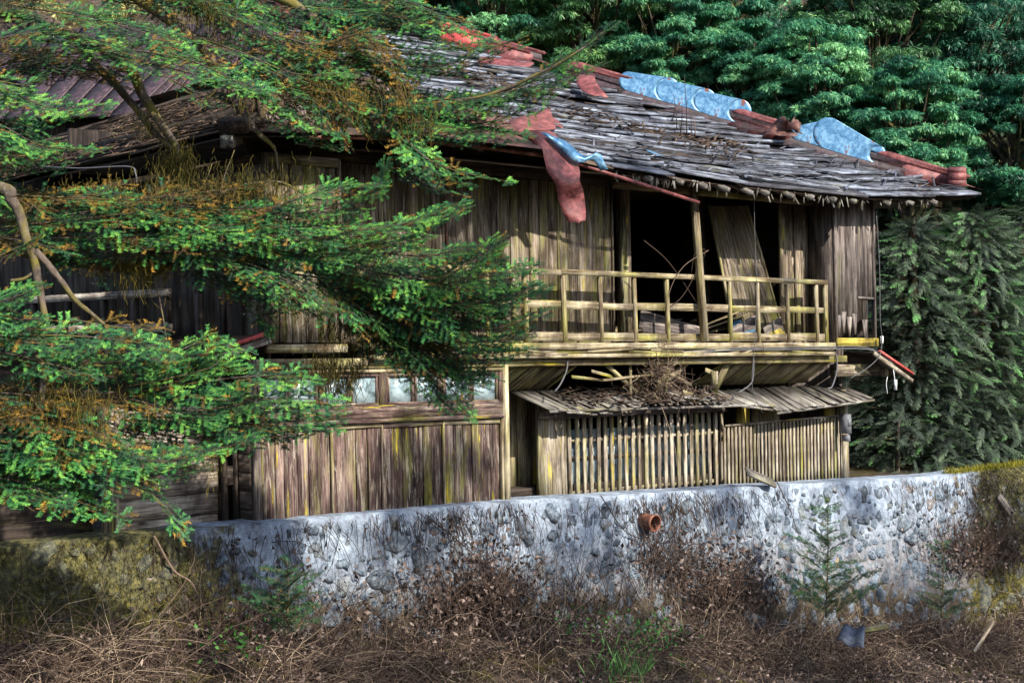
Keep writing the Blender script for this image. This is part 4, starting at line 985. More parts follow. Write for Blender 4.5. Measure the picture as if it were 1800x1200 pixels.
class Fir:
    def __init__(s): s.g = Bulk(); s.dd = Bulk(); s.w = Bulk(); s.m = Bulk()
    def bough(s, pts, width, roll=27, tint=.5, dead=.12, step=.075, dens=560, nl=.022, nw=.005, shoot=.20, rad=.011, ang=52, droop=.10, tipt=.62, live0=0.0):
        P = [PP(*p) if isinstance(p, tuple) else p for p in pts]; Ltot = sum((b-a).length for a, b in zip(P, P[1:])); n = max(5, int(Ltot/step))
        C = np.array([tuple(q) for q in spline(P, n)]); m = n
        # wood axis
        rr_ = rad*(1-np.linspace(0, .85, m)); V, F = prisms(C[:-1], C[1:], rr_[:-1], rr_[1:]); s.w.add(V, F, .5)
        A_, B_, X_, T_, K_ = [], [], [], [], []
        view = unit(C.mean(0))
        for i in range(m):
            t = i/(m-1); T = unit(C[min(i+1, m-1)]-C[max(i-1, 0)]); up = np.array([0, 0, 1.])
            H = np.cross(T, up); H = unit(H) if np.linalg.norm(H) > .2 else np.array([0., 1, 0])
            if np.dot(H, view) > 0: H = -H                      # H points towards the viewer
            Nn = unit(np.cross(H, T)); Nn = Nn if Nn[2] > 0 else -Nn
            ro = R(roll + random.gauss(0, 9)); X = H*math.cos(ro) - Nn*math.sin(ro); Nv = unit(np.cross(X, T))
            for sg in (-1, 1):
                sh = ((1-t)**.65)*min(1, .35+t*2.4) if m > 6 else 1-t
                L = width*sh*random.uniform(.6, 1.15)
                if i == m-1: L = width*.2
                if L < .03: L = .03
                a = R(ang+random.gauss(0, 7)); D = unit(T*math.cos(a)+X*sg*math.sin(a)+RNG.normal(size=3)*.06)
                isdead = 1 if (random.random() < dead*(.45 if dead < .35 else 1) or (t < live0)) else 0
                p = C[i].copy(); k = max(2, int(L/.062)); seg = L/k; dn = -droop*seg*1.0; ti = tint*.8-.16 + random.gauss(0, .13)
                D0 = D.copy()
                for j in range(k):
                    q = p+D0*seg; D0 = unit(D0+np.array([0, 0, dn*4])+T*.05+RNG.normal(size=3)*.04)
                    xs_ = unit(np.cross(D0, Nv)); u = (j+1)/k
                    A_.append(p); B_.append(q); X_.append(xs_); T_.append(ti+tipt*(u**3 if sh > .2 else .5)); K_.append(isdead)  # shade put into the needle tint near the axis; lighter tips are new growth
                    for s2 in (-1, 1):
                        l2 = shoot*(1-.6*u)*random.uniform(.55, 1.2)*min(1, L/.2+.3)
                        if l2 < .018: continue
                        d2 = unit(D0*math.cos(R(46))+xs_*s2*math.sin(R(46))+RNG.normal(size=3)*.08+Nv*.0)
                        A_.append(q); B_.append(q+d2*l2); X_.append(unit(np.cross(d2, Nv))); T_.append(ti+tipt*random.uniform(.2, 1)*.8); K_.append(isdead if random.random() < .85 else 1-isdead*1)
                    p = q
        A_, B_, X_, T_, K_ = map(np.array, (A_, B_, X_, T_, K_))
        V, F = prisms(A_, B_, .0022, .0015); s.w.add(V, F, .5)
        g = K_ == 0
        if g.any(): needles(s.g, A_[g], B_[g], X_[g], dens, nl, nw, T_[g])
        d = ~g
        if d.any(): needles(s.dd, A_[d], B_[d], X_[d], dens*.55, nl*1.0, nw, RNG.uniform(0, 1, d.sum()))
    def moss(s, px, py, Y, wpx, hpx, n=500, t=.5):
        n = n//2; c = PP(px, py, Y); A = np.array(tuple(c)) + RNG.normal(size=(n, 3))*np.array([wpx/FPX*Y*.5, .1, .07]); cur = A
        L = hpx/FPX*Y*RNG.uniform(.3, 1, (n, 1))/3; dr = np.array([0, 0, -1.])
        for k in range(3):
            D = unit(dr+RNG.normal(size=(n, 3))*.35); nx = cur+D*L; V, F = prisms(cur, nx, .0022, .0016); s.m.add(V, F, np.repeat(np.clip(RNG.normal(t, .25, n), 0, 1), 6)); cur = nx
    def limb(s, pts, r0, r1, root, name='limb', mat='bark'):
        P = spline([PP(*p) if isinstance(p, tuple) else p for p in pts], max(6, len(pts)*5)); n = len(P); m_ = MB()
        P = [p + Vector((noise.noise(p*4), noise.noise(p*4+ZZ*9), noise.noise(p*5+U*5)))*.02 for p in P]
        m_.tube(P, [r0+(r1-r0)*i/(n-1)+.15*r0*noise.noise(Vector((i*.9, r0*99, 0))) for i in range(n)], 9); return m_.build(name, M[mat], root, True)
    def build(s, root):
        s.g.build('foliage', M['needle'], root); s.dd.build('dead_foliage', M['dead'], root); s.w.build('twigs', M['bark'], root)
        if s.m.V: s.m.build('hanging_moss', M['mossy'], root)

TA = Vector(PP(-330, 900, 12.6)); TA.z = gh(TA.x, TA.y)-.1
firA = empty('fir_tree', TA, 'taller fir at the left edge whose upper boughs sweep across the roof', 'fir tree')
f = Fir()
m_ = MB(); m_.tube([TA+ZZ*h+U*.05*math.sin(h) for h in (0, 1, 2, 3, 4, 5, 6, 7, 8)], [.24, .22, .2, .19, .17, .15, .13, .1, .06], 12); m_.build('trunk', M['bark'], firA, True)
f.limb([(-330, 60, 12.6), (0, 20, 12), (120, 60, 11.8), (215, 108, 11.6), (252, 170, 11.6), (285, 215, 11.6), (308, 255, 11.6), (318, 300, 11.6), (318, 330, 11.6)], .06, .018, firA)
f.limb([(120, 60, 11.8), (200, 150, 11.7), (235, 185, 11.7), (275, 235, 11.65), (306, 262, 11.6)], .035, .022, firA)
f.limb([(-330, -80, 12.6), (100, -60, 12), (330, 60, 12), (400, 165, 12), (430, 200, 12), (458, 238, 12), (480, 262, 12), (490, 300, 12)], .06, .006, firA)
f.limb([(-330, -160, 12.6), (200, -90, 12.2), (480, -10, 12.3), (620, 90, 12.4), (720, 175, 12.5)], .07, .02, firA)
f.limb([(620, 90, 12.4), (760, 178, 12.4), (900, 150, 12.3), (1000, 100, 12.2), (1060, 58, 12.2)], .025, .004, firA)
f.limb([(-330, 150, 12.6), (-60, 130, 11.6), (60, 160, 11.2)], .05, .02, firA)
f.limb([(318, 330, 11.6), (345, 350, 11.5), (380, 372, 11.5)], .016, .008, firA)
A_B = [  # pts, width, kwargs
 ([(-60, 0, 11.4), (120, 25, 11.4), (260, 60, 11.4), (330, 100, 11.3)], .5, {}),
 ([(-40, 80, 11.0), (40, 60, 11), (130, 60, 11), (215, 85, 11)], .35, dict(tint=.6)),
 ([(60, 70, 11.2), (200, 85, 11.2), (330, 105, 11.1), (430, 150, 11), (468, 163, 11)], .36, dict(tint=.62)),
 ([(200, 95, 11.2), (320, 125, 11), (400, 145, 11), (462, 168, 11)], .22, dict(tint=.66)),
 ([(-60, -60, 12), (150, -40, 12), (320, -10, 12), (450, 40, 12)], .55, {}),
 ([(200, -50, 12.2), (350, 0, 12.2), (480, 70, 12.1), (590, 120, 12)], .5, dict(dead=.25)),
 ([(330, 60, 12), (430, 95, 11.9), (520, 130, 11.8), (615, 130, 11.8)], .32, dict(tint=.6)),
 ([(380, -30, 12.4), (520, 10, 12.4), (650, 20, 12.4), (760, 45, 12.3)], .5, dict(dead=.2)),
 ([(500, -50, 12.6), (640, -20, 12.6), (760, 20, 12.5), (850, 70, 12.4)], .4, dict(dead=.25, tint=.45)),
 ([(500, 40, 12.4), (620, 80, 12.4), (740, 90, 12.3), (875, 75, 12.2)], .42, dict(dead=.22)),
 ([(560, 90, 12.3), (660, 110, 12.3), (780, 115, 12.2), (905, 70, 12.1)], .34, dict(tint=.45)),
 ([(620, 110, 12.4), (740, 170, 12.4), (880, 165, 12.3), (980, 115, 12.2), (1062, 56, 12.2)], .46, dict(tint=.5, dead=.03, ang=44)),
 ([(700, 160, 12.4), (830, 185, 12.3), (930, 165, 12.2), (1045, 118, 12.1)], .40, dict(tint=.52, dead=.03)),
 ([(640, 150, 12.4), (760, 200, 12.3), (860, 215, 12.2), (985, 158, 12.1)], .40, dict(tint=.45, dead=.04)),
 ([(600, 140, 12.3), (680, 200, 12.2), (790, 225, 12.1), (915, 235, 12.1)], .34, dict(tint=.45, dead=.05)),
 ([(520, 110, 12.2), (600, 160, 12.1), (680, 185, 12), (770, 178, 12)], .40, dict(dead=.2)),
 ([(430, 60, 12.2), (520, 100, 12.1), (600, 170, 12), (640, 225, 12)], .40, dict(dead=.4)),
 ([(440, 110, 11.9), (520, 150, 11.8), (570, 190, 11.8), (600, 232, 11.8)], .30, dict(dead=.5)),
 ([(430, 130, 11.9), (500, 175, 11.8), (545, 215, 11.7), (590, 235, 11.7)], .22, dict(tint=.62, dead=.1)),
 ([(480, 60, 12), (560, 80, 12), (640, 60, 12), (700, 110, 12)], .36, dict(dead=.85)),
 ([(520, 140, 11.8), (580, 160, 11.8), (620, 190, 11.8), (600, 225, 11.8)], .26, dict(dead=.95)),
 ([(640, 60, 12), (700, 130, 12), (720, 190, 12)], .3, dict(dead=.7)),
 ([(660, 190, 12), (705, 235, 12), (745, 275, 11.9), (800, 300, 11.9), (888, 318, 11.8)], .20, dict(tint=.58, dead=.08)),
 ([(700, 235, 12), (735, 285, 11.9), (770, 312, 11.9), (825, 325, 11.9)], .16, dict(tint=.5, dead=.15)),
 ([(-120, 40, 11.4), (-20, 10, 11.4), (70, -20, 11.4)], .4, dict(tint=.35, dead=.3)),
 ([(-100, 120, 11.4), (0, 90, 11.4), (110, 120, 11.4), (200, 130, 11.4)], .45, dict(tint=.3, dead=.45)),
 ([(-80, 150, 11.2), (20, 110, 11.2), (130, 100, 11.2), (220, 130, 11.2)], .4, dict(tint=.25, dead=.4)),
 ([(-120, 150, 10.6), (0, 158, 10.6), (90, 190, 10.5), (182, 184, 10.5)], .26, dict(tint=.68, dead=.02)),
 ([(-120, 130, 10.6), (-20, 140, 10.6), (40, 150, 10.5), (62, 140, 10.5)], .2, dict(tint=.65, dead=.02)),
 ([(-120, 190, 10.6), (-10, 215, 10.5), (70, 255, 10.5), (168, 264, 10.4)], .28, dict(tint=.62, dead=.03)),
 ([(-120, 220, 10.6), (-30, 240, 10.5), (30, 272, 10.5), (115, 284, 10.4)], .26, dict(tint=.55, dead=.05)),
 ([(180, 0, 12.4), (300, 10, 12.4), (420, -10, 12.4), (520, -30, 12.4)], .45, dict(tint=.4, dead=.3)),
 ([(300, 140, 12), (360, 170, 12), (420, 185, 12)], .18, dict(tint=.3, dead=.3)),
]
for p, wd_, k in A_B:
    f.bough(p, wd_*1.12, **k)
    if random.random() < .4:
        dx, dy = rr(-25, 10), rr(8, 30); k2 = dict(k); k2['tint'] = k.get('tint', .5)-.14; f.bough([(a+dx, b+dy, c+.22) for a, b, c in p], wd_*.95, **k2)  # lower, set-back copy tinted darker to imitate shade under the bough
f.moss(318, 275, 11.6, 26, 70, 500, .6); f.moss(300, 290, 11.6, 30, 60, 400, .5); f.moss(260, 215, 11.6, 50, 22, 300); f.moss(370, 20, 12, 50, 40, 500, .7); f.moss(720, 215, 12, 60, 40, 300, .8)
f.moss(560, 150, 11.8, 160, 60, 500, .8); f.moss(350, 60, 12, 200, 40, 400, .6)
f.build(firA)

TB = Vector(PP(-190, 900, 10.4)); TB.z = gh(TB.x, TB.y)-.1
firB = empty('fir_tree', TB, 'lower fir at the left edge with broad bright boughs in front of the walls', 'fir tree')
f = Fir()
m_ = MB(); m_.tube([TB+ZZ*h for h in (0, 1, 2, 3, 3.7, 4.4)], [.2, .18, .16, .13, .1, .05], 12); m_.build('trunk', M['bark'], firB, True)
f.limb([(-190, 300, 10.4), (0, 330, 10.3), (20, 350, 10.3), (38, 385, 10.3), (60, 470, 10.3), (75, 540, 10.3), (82, 570, 10.3)], .05, .02, firB)
f.limb([(60, 440, 10.3), (100, 485, 10.4), (140, 535, 10.5), (185, 570, 10.6)], .03, .012, firB)
f.limb([(-190, 560, 10.4), (20, 600, 10.2), (78, 640, 10.1), (76, 680, 10), (64, 720, 10)], .045, .02, firB)
f.limb([(-190, 330, 10.4), (100, 400, 11), (300, 370, 11.3), (480, 395, 11.5), (640, 400, 11.6)], .05, .012, firB)
f.limb([(-190, 380, 10.4), (200, 470, 11.2), (480, 440, 11.6), (620, 500, 11.8), (700, 560, 11.9), (760, 610, 11.9)], .055, .014, firB)
f.limb([(-190, 640, 10.4), (120, 700, 10.6), (300, 690, 10.8), (420, 710, 10.9)], .045, .01, firB)
f.limb([(-190, 760, 10.4), (60, 800, 10.1), (220, 820, 10.2), (330, 800, 10.3)], .04, .008, firB)
f.limb([(250, 345, 11.2), (330, 350, 11.2), (480, 320, 11.3), (555, 350, 11.3), (600, 345, 11.3)], .012, .005, firB)
f.limb([(330, 370, 11.2), (360, 315, 11.2), (372, 288, 11.2)], .006, .003, firB); f.limb([(385, 350, 11.2), (395, 310, 11.2), (411, 263, 11.2)], .006, .003, firB)
f.limb([(270, 478, 11), (282, 540, 11), (296, 610, 11)], .007, .005, firB)
f.limb([(20, 492, 10.3), (45, 488, 10.3), (68, 470, 10.3)], .013, .012, firB)
B_B = [
 # mid layer
 ([(-80, 330, 10.5), (60, 345, 10.6), (180, 350, 10.7), (290, 385, 10.8)], .36, dict(dead=.45)),
 ([(0, 400, 10.6), (140, 385, 10.7), (260, 375, 10.8), (380, 400, 10.9)], .42, dict(dead=.3, tint=.6)),
 ([(120, 330, 10.9), (220, 350, 11), (330, 340, 11), (450, 330, 11.1)], .34, dict(dead=.85)),
 ([(150, 380, 10.9), (280, 360, 11), (400, 370, 11), (500, 360, 11.1)], .34, dict(dead=.65)),
 ([(60, 420, 10.7), (200, 415, 10.8), (340, 410, 10.9), (470, 440, 11)], .44, dict(tint=.6, dead=.15)),
 ([(200, 430, 10.8), (330, 400, 10.9), (480, 395, 11), (620, 405, 11.1)], .44, dict(tint=.62, dead=.12)),
 ([(300, 410, 11), (430, 380, 11.1), (560, 370, 11.2), (655, 335, 11.2), (675, 296, 11.2)], .30, dict(tint=.62, dead=.04)),
 ([(400, 400, 11), (520, 350, 11.1), (600, 330, 11.1), (668, 325, 11.1)], .26, dict(tint=.6, dead=.08)),
 ([(420, 420, 11), (560, 410, 11.1), (700, 395, 11.2), (803, 361, 11.2)], .34, dict(tint=.66, dead=.03)),
 ([(430, 440, 11.1), (560, 440, 11.2), (660, 430, 11.2), (745, 420, 11.2)], .34, dict(tint=.55, dead=.05)),
 ([(250, 440, 10.9), (380, 450, 11), (480, 480, 11), (560, 530, 11)], .42, dict(tint=.45, dead=.12)),
 ([(300, 450, 11.1), (420, 470, 11.2), (500, 520, 11.2), (590, 545, 11.2)], .36, dict(tint=.4, dead=.15)),
 ([(340, 480, 11.3), (420, 510, 11.3), (460, 550, 11.3), (470, 580, 11.3)], .26, dict(tint=.25, dead=.2)),
 ([(80, 430, 10.9), (150, 460, 10.9), (180, 490, 10.9)], .22, dict(tint=.2, dead=.4)),
 ([(-60, 430, 10.5), (20, 420, 10.5), (110, 440, 10.5)], .3, dict(dead=.5)),
 # right cluster
 ([(480, 450, 11.6), (620, 470, 11.7), (760, 490, 11.8), (850, 445, 11.8), (872, 432, 11.8)], .42, dict(tint=.62, dead=.03)),
 ([(560, 470, 11.7), (700, 500, 11.8), (820, 490, 11.8), (932, 472, 11.8)], .44, dict(tint=.62, dead=.04)),
 ([(600, 500, 11.8), (740, 530, 11.8), (850, 530, 11.9), (950, 505, 11.9)], .42, dict(tint=.58, dead=.05)),
 ([(620, 540, 11.8), (740, 570, 11.9), (850, 580, 11.9), (950, 553, 11.9)], .38, dict(tint=.5, dead=.05)),
 ([(620, 500, 11.8), (740, 560, 11.8), (830, 600, 11.9), (920, 592, 11.9)], .34, dict(tint=.4, dead=.08)),
 ([(540, 470, 11.7), (620, 530, 11.7), (680, 580, 11.8), (700, 640, 11.8)], .42, dict(tint=.3, dead=.3)),
 ([(640, 560, 11.9), (720, 600, 11.9), (790, 640, 12), (858, 665, 12)], .36, dict(tint=.42, dead=.08)),
 ([(660, 560, 12), (730, 630, 12), (790, 680, 12), (822, 722, 12)], .36, dict(tint=.4, dead=.08)),
 ([(640, 570, 11.9), (700, 620, 11.9), (740, 670, 11.9), (780, 710, 11.9)], .3, dict(tint=.35, dead=.1)),
 ([(700, 560, 12), (760, 640, 12), (810, 670, 12), (850, 655, 12)], .28, dict(tint=.35, dead=.08)),
 ([(600, 480, 11.9), (690, 540, 12), (760, 580, 12), (800, 630, 12)], .4, dict(tint=.28, dead=.35)),
 ([(560, 490, 11.9), (620, 560, 11.9), (650, 620, 11.9), (600, 690, 11.9)], .22, dict(tint=.2, dead=.8)),
 ([(600, 450, 11.9), (700, 480, 12), (800, 520, 12), (880, 540, 12)], .4, dict(tint=.35, dead=.05)),
 ([(620, 520, 12), (700, 560, 12), (780, 560, 12), (860, 540, 12)], .4, dict(tint=.3, dead=.1)),
 ([(640, 440, 11.8), (740, 450, 11.8), (800, 440, 11.8), (832, 436, 11.8)], .26, dict(tint=.66, dead=.02)),
 # left cluster
 ([(-120, 560, 10), (-30, 540, 10), (30, 520, 10), (62, 508, 10)], .28, dict(tint=.6, dead=.03)),
 ([(-120, 540, 10), (-40, 530, 10), (20, 560, 10), (70, 560, 10)], .26, dict(tint=.5, dead=.03)),
 ([(-120, 600, 10), (0, 590, 10), (120, 590, 10.1), (230, 600, 10.2), (300, 618, 10.2)], .30, dict(tint=.55, dead=.05)),
 ([(-120, 630, 10), (0, 620, 10), (90, 640, 10), (160, 660, 10)], .28, dict(tint=.5, dead=.1)),
 ([(120, 560, 10.8), (200, 575, 10.8), (260, 580, 10.8), (290, 610, 10.8)], .22, dict(tint=.1, dead=.5)),
 ([(-60, 480, 10.3), (20, 440, 10.3), (60, 420, 10.3)], .25, dict(tint=.4, dead=.4)),
 # lower right bunch
 ([(180, 640, 10.6), (280, 630, 10.6), (360, 600, 10.6), (430, 618, 10.6)], .24, dict(tint=.7, dead=.04)),
 ([(220, 680, 10.6), (320, 660, 10.6), (380, 640, 10.6), (378, 612, 10.6)], .24, dict(tint=.8, dead=.03)),
 ([(240, 690, 10.7), (360, 670, 10.7), (470, 660, 10.8), (545, 668, 10.8)], .32, dict(tint=.62, dead=.06)),
 ([(220, 720, 10.7), (360, 720, 10.8), (480, 700, 10.8), (598, 705, 10.9)], .34, dict(tint=.6, dead=.1)),
 ([(240, 730, 10.7), (380, 740, 10.8), (480, 745, 10.8), (590, 738, 10.9)], .28, dict(tint=.45, dead=.08)),
 ([(180, 740, 10.7), (260, 760, 10.8), (350, 770, 10.8), (400, 740, 10.8)], .34, dict(tint=.35, dead=.15)),
 ([(200, 800, 10.4), (300, 800, 10.4), (380, 790, 10.5), (447, 769, 10.5)], .18, dict(tint=.66, dead=.03)),
 ([(430, 700, 10.9), (470, 740, 10.9), (505, 768, 10.9)], .12, dict(tint=.3, dead=.1)),
 # bottom-left mass
 ([(-120, 680, 10), (0, 690, 10), (80, 700, 10), (150, 740, 10.1)], .36, dict(tint=.4, dead=.85)),
 ([(-120, 740, 10), (20, 720, 10), (110, 740, 10), (200, 770, 10.1)], .38, dict(tint=.4, dead=.7)),
 ([(0, 740, 10.3), (120, 700, 10.4), (220, 700, 10.5), (300, 720, 10.6)], .34, dict(tint=.4, dead=.75)),
 ([(-120, 770, 9.9), (0, 760, 9.9), (110, 780, 10), (230, 790, 10.1)], .36, dict(tint=.6, dead=.25)),
 ([(-120, 820, 9.9), (20, 790, 9.9), (140, 800, 10), (250, 830, 10.1)], .38, dict(tint=.6, dead=.2)),
 ([(-120, 860, 9.9), (0, 840, 9.9), (100, 870, 10), (210, 905, 10)], .34, dict(tint=.66, dead=.06)),
 ([(-120, 830, 9.9), (-20, 850, 9.9), (60, 860, 9.9), (110, 880, 9.9)], .3, dict(tint=.55, dead=.1)),
 ([(60, 800, 10), (160, 830, 10), (240, 850, 10.1), (300, 900, 10.2), (318, 930, 10.2)], .26, dict(tint=.35, dead=.15)),
 ([(100, 790, 10), (200, 800, 10.1), (280, 810, 10.2), (350, 800, 10.2)], .3, dict(tint=.55, dead=.08)),
 ([(0, 700, 10.2), (80, 660, 10.3), (160, 640, 10.4), (240, 640, 10.5)], .34, dict(tint=.45, dead=.2)),
 ([(150, 640, 10.8), (230, 650, 10.8), (300, 680, 10.8)], .24, dict(tint=.3, dead=.4)),
 ([(-120, 790, 10.2), (-20, 800, 10.2), (80, 830, 10.2), (160, 850, 10.2)], .4, dict(tint=.4, dead=.3)),
]
for p, wd_, k in B_B:
    f.bough(p, wd_*1.12, **k)
    if random.random() < .5:
        dx, dy = rr(-25, 10), rr(8, 30); k2 = dict(k); k2['tint'] = k.get('tint', .5)-.14; f.bough([(a+dx, b+dy, c+.22) for a, b, c in p], wd_*.95, **k2)  # darker tint stands in for shade on these copies behind the boughs
f.moss(245, 455, 11, 50, 60, 700, .8); f.moss(580, 640, 11.9, 60, 70, 700, .45); f.moss(700, 560, 11.9, 160, 70, 700, .3); f.moss(200, 330, 10.9, 180, 30, 500, .6); f.moss(400, 310, 11.1, 120, 40, 500, .5)
f.moss(90, 700, 10.1, 120, 90, 900, .7); f.moss(640, 560, 11.9, 80, 60, 400, .3); f.moss(450, 330, 11.2, 100, 50, 600, .6); f.moss(375, 810, 10.6, 14, 30, 80, .9)
f.build(firB)

# ------------------------------------------------------------------ woodland behind
def inst(B, TV, TF, P, Xa, Ya, Za, sc, tint):      # template instancing baked into one mesh
    n, k = len(P), len(TV); Mx = np.stack([Xa, Ya, Za], 1)
    V = P[:, None, :] + np.einsum('kj,njc->nkc', TV, Mx)*sc[:, None, None]
    F = TF[None]+(np.arange(n)*k)[:, None, None]; B.add(V.reshape(-1, 3), F.reshape(-1, TF.shape[1]), tint.ravel())
def cluster_template(nl=9):   # whorl of drooping lanceolate leaves
    V, F = [], []; r_ = random.Random(4)
    for i in range(nl):
        a = 2*math.pi*i/nl+r_.uniform(-.25, .25); d = np.array([math.cos(a), math.sin(a), r_.uniform(-.9, -.05)]); d /= np.linalg.norm(d); x = np.cross(d, [0, 0, 1.]); x /= np.linalg.norm(x); L = r_.uniform(.7, 1.1)
        b = len(V); o = d*.08
        for q in (o, o+d*L*.45+x*.085, o+d*L*.8+x*.055-np.array([0, 0, .1]), o+d*L-np.array([0, 0, .2]), o+d*L*.8-x*.055-np.array([0, 0, .1]), o+d*L*.45-x*.085): V.append(q)
        F.append([b, b+1, b+4, b+5]); F.append([b+1, b+2, b+3, b+4])
    return np.array(V), np.array(F)
CT = cluster_template()
def crown_points(c, rad, nclump, per, flat=.8, fill=.75):
    """leaf cluster positions gathered in uneven clumps on and inside the crown"""
    D = rvec(nclump); rr_ = RNG.uniform(.45, 1, (nclump, 1))**.6; C_ = c + D*rr_*np.array([rad, rad, rad*1.1])
    cr = rad*RNG.uniform(.10, .28, nclump); P = []; T = []
    for i in range(nclump):
        q = rvec(per); q[:, 2] = np.abs(q[:, 2])*.9-.25; P.append(C_[i]+q*cr[i]*RNG.uniform(.55, 1, (per, 1))*np.array([1.2, 1.2, flat])); T.append(np.full(per, RNG.normal(0, .13)))
    return C_, np.concatenate(P), np.concatenate(T)
def broadleaf(px, py, Y, rpx, lab, tint=.5, mat='leaf', leaf=.125, ncl=120, per=52, lean=0, name='broadleaf_tree'):
    c = np3(PP(px, py, Y)); rad = rpx/FPX*Y; gx, gy = c[0]+lean, c[1]+.4; gz = gh(gx, gy)
    root = empty(name, (gx, gy, gz), lab, 'tree', 'woodland trees behind the house'); m_ = MB(); b = Vector((gx, gy, gz-.2)); cc = Vector(c)
    m_.tube(spline([b, b.lerp(cc, .5)+Vector((.2, 0, .1)), cc+Vector((0, .1, rad*.5))], 10), [.16*(1-.08*i) for i in range(10)], 8)
    C_, P, T = crown_points(c, rad, ncl, per)
    m_.build('trunk', M['bark2'], root, True); lb = MB()
    for q in C_[::2]:
        q = Vector(q); s0 = cc.lerp(b, random.uniform(0, .35)); lb.tube(spline([s0, s0.lerp(q, .5)+Vector((rr(-.1, .1), 0, rr(-.15, .15))), q], 6), [.045, .04, .03, .022, .015, .01], 5)
    lb.build('branches', M['bark2'], root); B = Bulk(); n = len(P)
    Za = unit(np.array([0, 0, 1.])+RNG.normal(size=(n, 3))*.45 + unit(P-c)*.35); Xa = unit(np.cross(Za, rvec(n))); Ya = np.cross(Za, Xa)
    tt_ = np.repeat(np.clip(tint+.08+T+RNG.normal(size=n)*.14, 0, 1)[:, None], len(CT[0]), 1)+RNG.normal(size=(n, len(CT[0])))*.03
    inst(B, CT[0], CT[1], P, Xa, Ya, Za, leaf*RNG.uniform(.75, 1.2, n), tt_); B.build('crown', M[mat], root)
BL = [
 (700, 60, 28.5, 150, 'glossy evergreen behind the fir tips at the left end of the roof ridge', .55),
 (860, 20, 28.0, 150, 'glossy evergreen rising behind the broken upper roof ridge', .6),
 (1040, 30, 27.5, 140, 'glossy evergreen above the folded red sheet of the ridge', .58),
 (1180, 60, 27.0, 120, 'glossy evergreen right above the first blue curled sheets', .5),
 (1280, 50, 28.0, 130, 'glossy evergreen filling the top between two sunny gaps', .5),
 (1430, 170, 26.0, 120, 'glossy evergreen just behind the second blue roll of sheet', .55),
 (1540, 60, 28.0, 150, 'tall dark evergreen at the top right of the wood', .45),
 (1590, 230, 25.5, 120, 'low glossy evergreen drooping over the red ridge end', .56),
 (1700, 80, 28.5, 150, 'dark feathery evergreen near the top right corner', .3),
 (1780, 260, 26.5, 120, 'dim evergreen at the right edge above the cypresses', .3),
 (1130, 130, 31, 170, 'dim evergreen deep in the wood behind the folded red sheet', .35),
 (1360, 190, 30.5, 170, 'dim evergreen deep in the wood above the dark crumpled ridge sheet', .35),
 (1520, 190, 31, 180, 'dim evergreen deep in the wood above the lower ridge', .32),
 (1640, 40, 32, 170, 'dim evergreen high in the wood left of the feathery corner tree', .35),
 (900, 110, 31.5, 160, 'dim evergreen deep in the wood behind the upper ridge caps', .35),
 (1330, 150, 26.5, 100, 'small glossy evergreen peeping over the middle of the ridge', .5),
]
for i, (px, py, Y, rp, lab, ti) in enumerate(BL): broadleaf(px, py, Y, rp, lab, ti+(-.05, .06, 0, .1, -.04, .08, -.08, .03)[i % 8], leaf=(.105, .09, .115, .085, .10, .095)[i % 6], mat=('leaf', 'leaf', 'leaf2', 'leaf')[i % 4], per=(85, 105, 75, 110, 85, 95)[i % 6])
for (px, py, Y, rp, lab) in ((1100, -20, 36, 200, 'sunlit yellowish tree showing through a gap at the top centre'), (1420, 30, 37, 200, 'sunlit yellowish tree showing through gaps at the top right'), (1700, 330, 34, 160, 'pale yellowish tree far behind the right side cypresses'), (60, 20, 40, 220, 'pale yellow tree glimpsed behind the firs in the top left corner'), (1790, 20, 36, 160, 'pale bleached tree glimpsed at the far top right')):
    broadleaf(px, py, Y, rp, lab, .62, 'leafy', .2, 40, 34)
# cypresses with flat drooping sprays at the right
def frond_template():
    V, F = [], []; r_ = random.Random(9)
    def kite(p, d, nrm, L, wd):
        x = np.cross(d, nrm); x /= np.linalg.norm(x)+1e-9; b = len(V); V.extend([p, p+d*L*.45+x*wd, p+d*L, p+d*L*.45-x*wd]); F.append([b, b+1, b+2, b+3])
    z = np.array([0, 0, 1.]); p = np.zeros(3); d = np.array([1., 0, 0])
    for i in range(9):
        t = i/9; d = d+np.array([0, 0, -.04]); d /= np.linalg.norm(d); kite(p, d, z, .16, .012)
        for s_ in (-1, 1):
            L = .38*(1-t)**.8*min(1, .4+t*2)*r_.uniform(.8, 1.1)+.04; e = d*.85+np.array([0, s_*.55, r_.uniform(-.3, .05)]); e /= np.linalg.norm(e); kite(p, e, z, L, L*.03+.004)
            for j in range(3):
                for s2 in (-1, 1):
                    g = e*.75+np.cross(z, e)*s2*.65+np.array([0, 0, r_.uniform(-.35, .25)]); g /= np.linalg.norm(g); kite(p+e*L*(.25+.25*j), g, z, L*(.34-.07*j), .007)
        p = p+d*.115
    return np.array(V), np.array(F)
FT = frond_template()
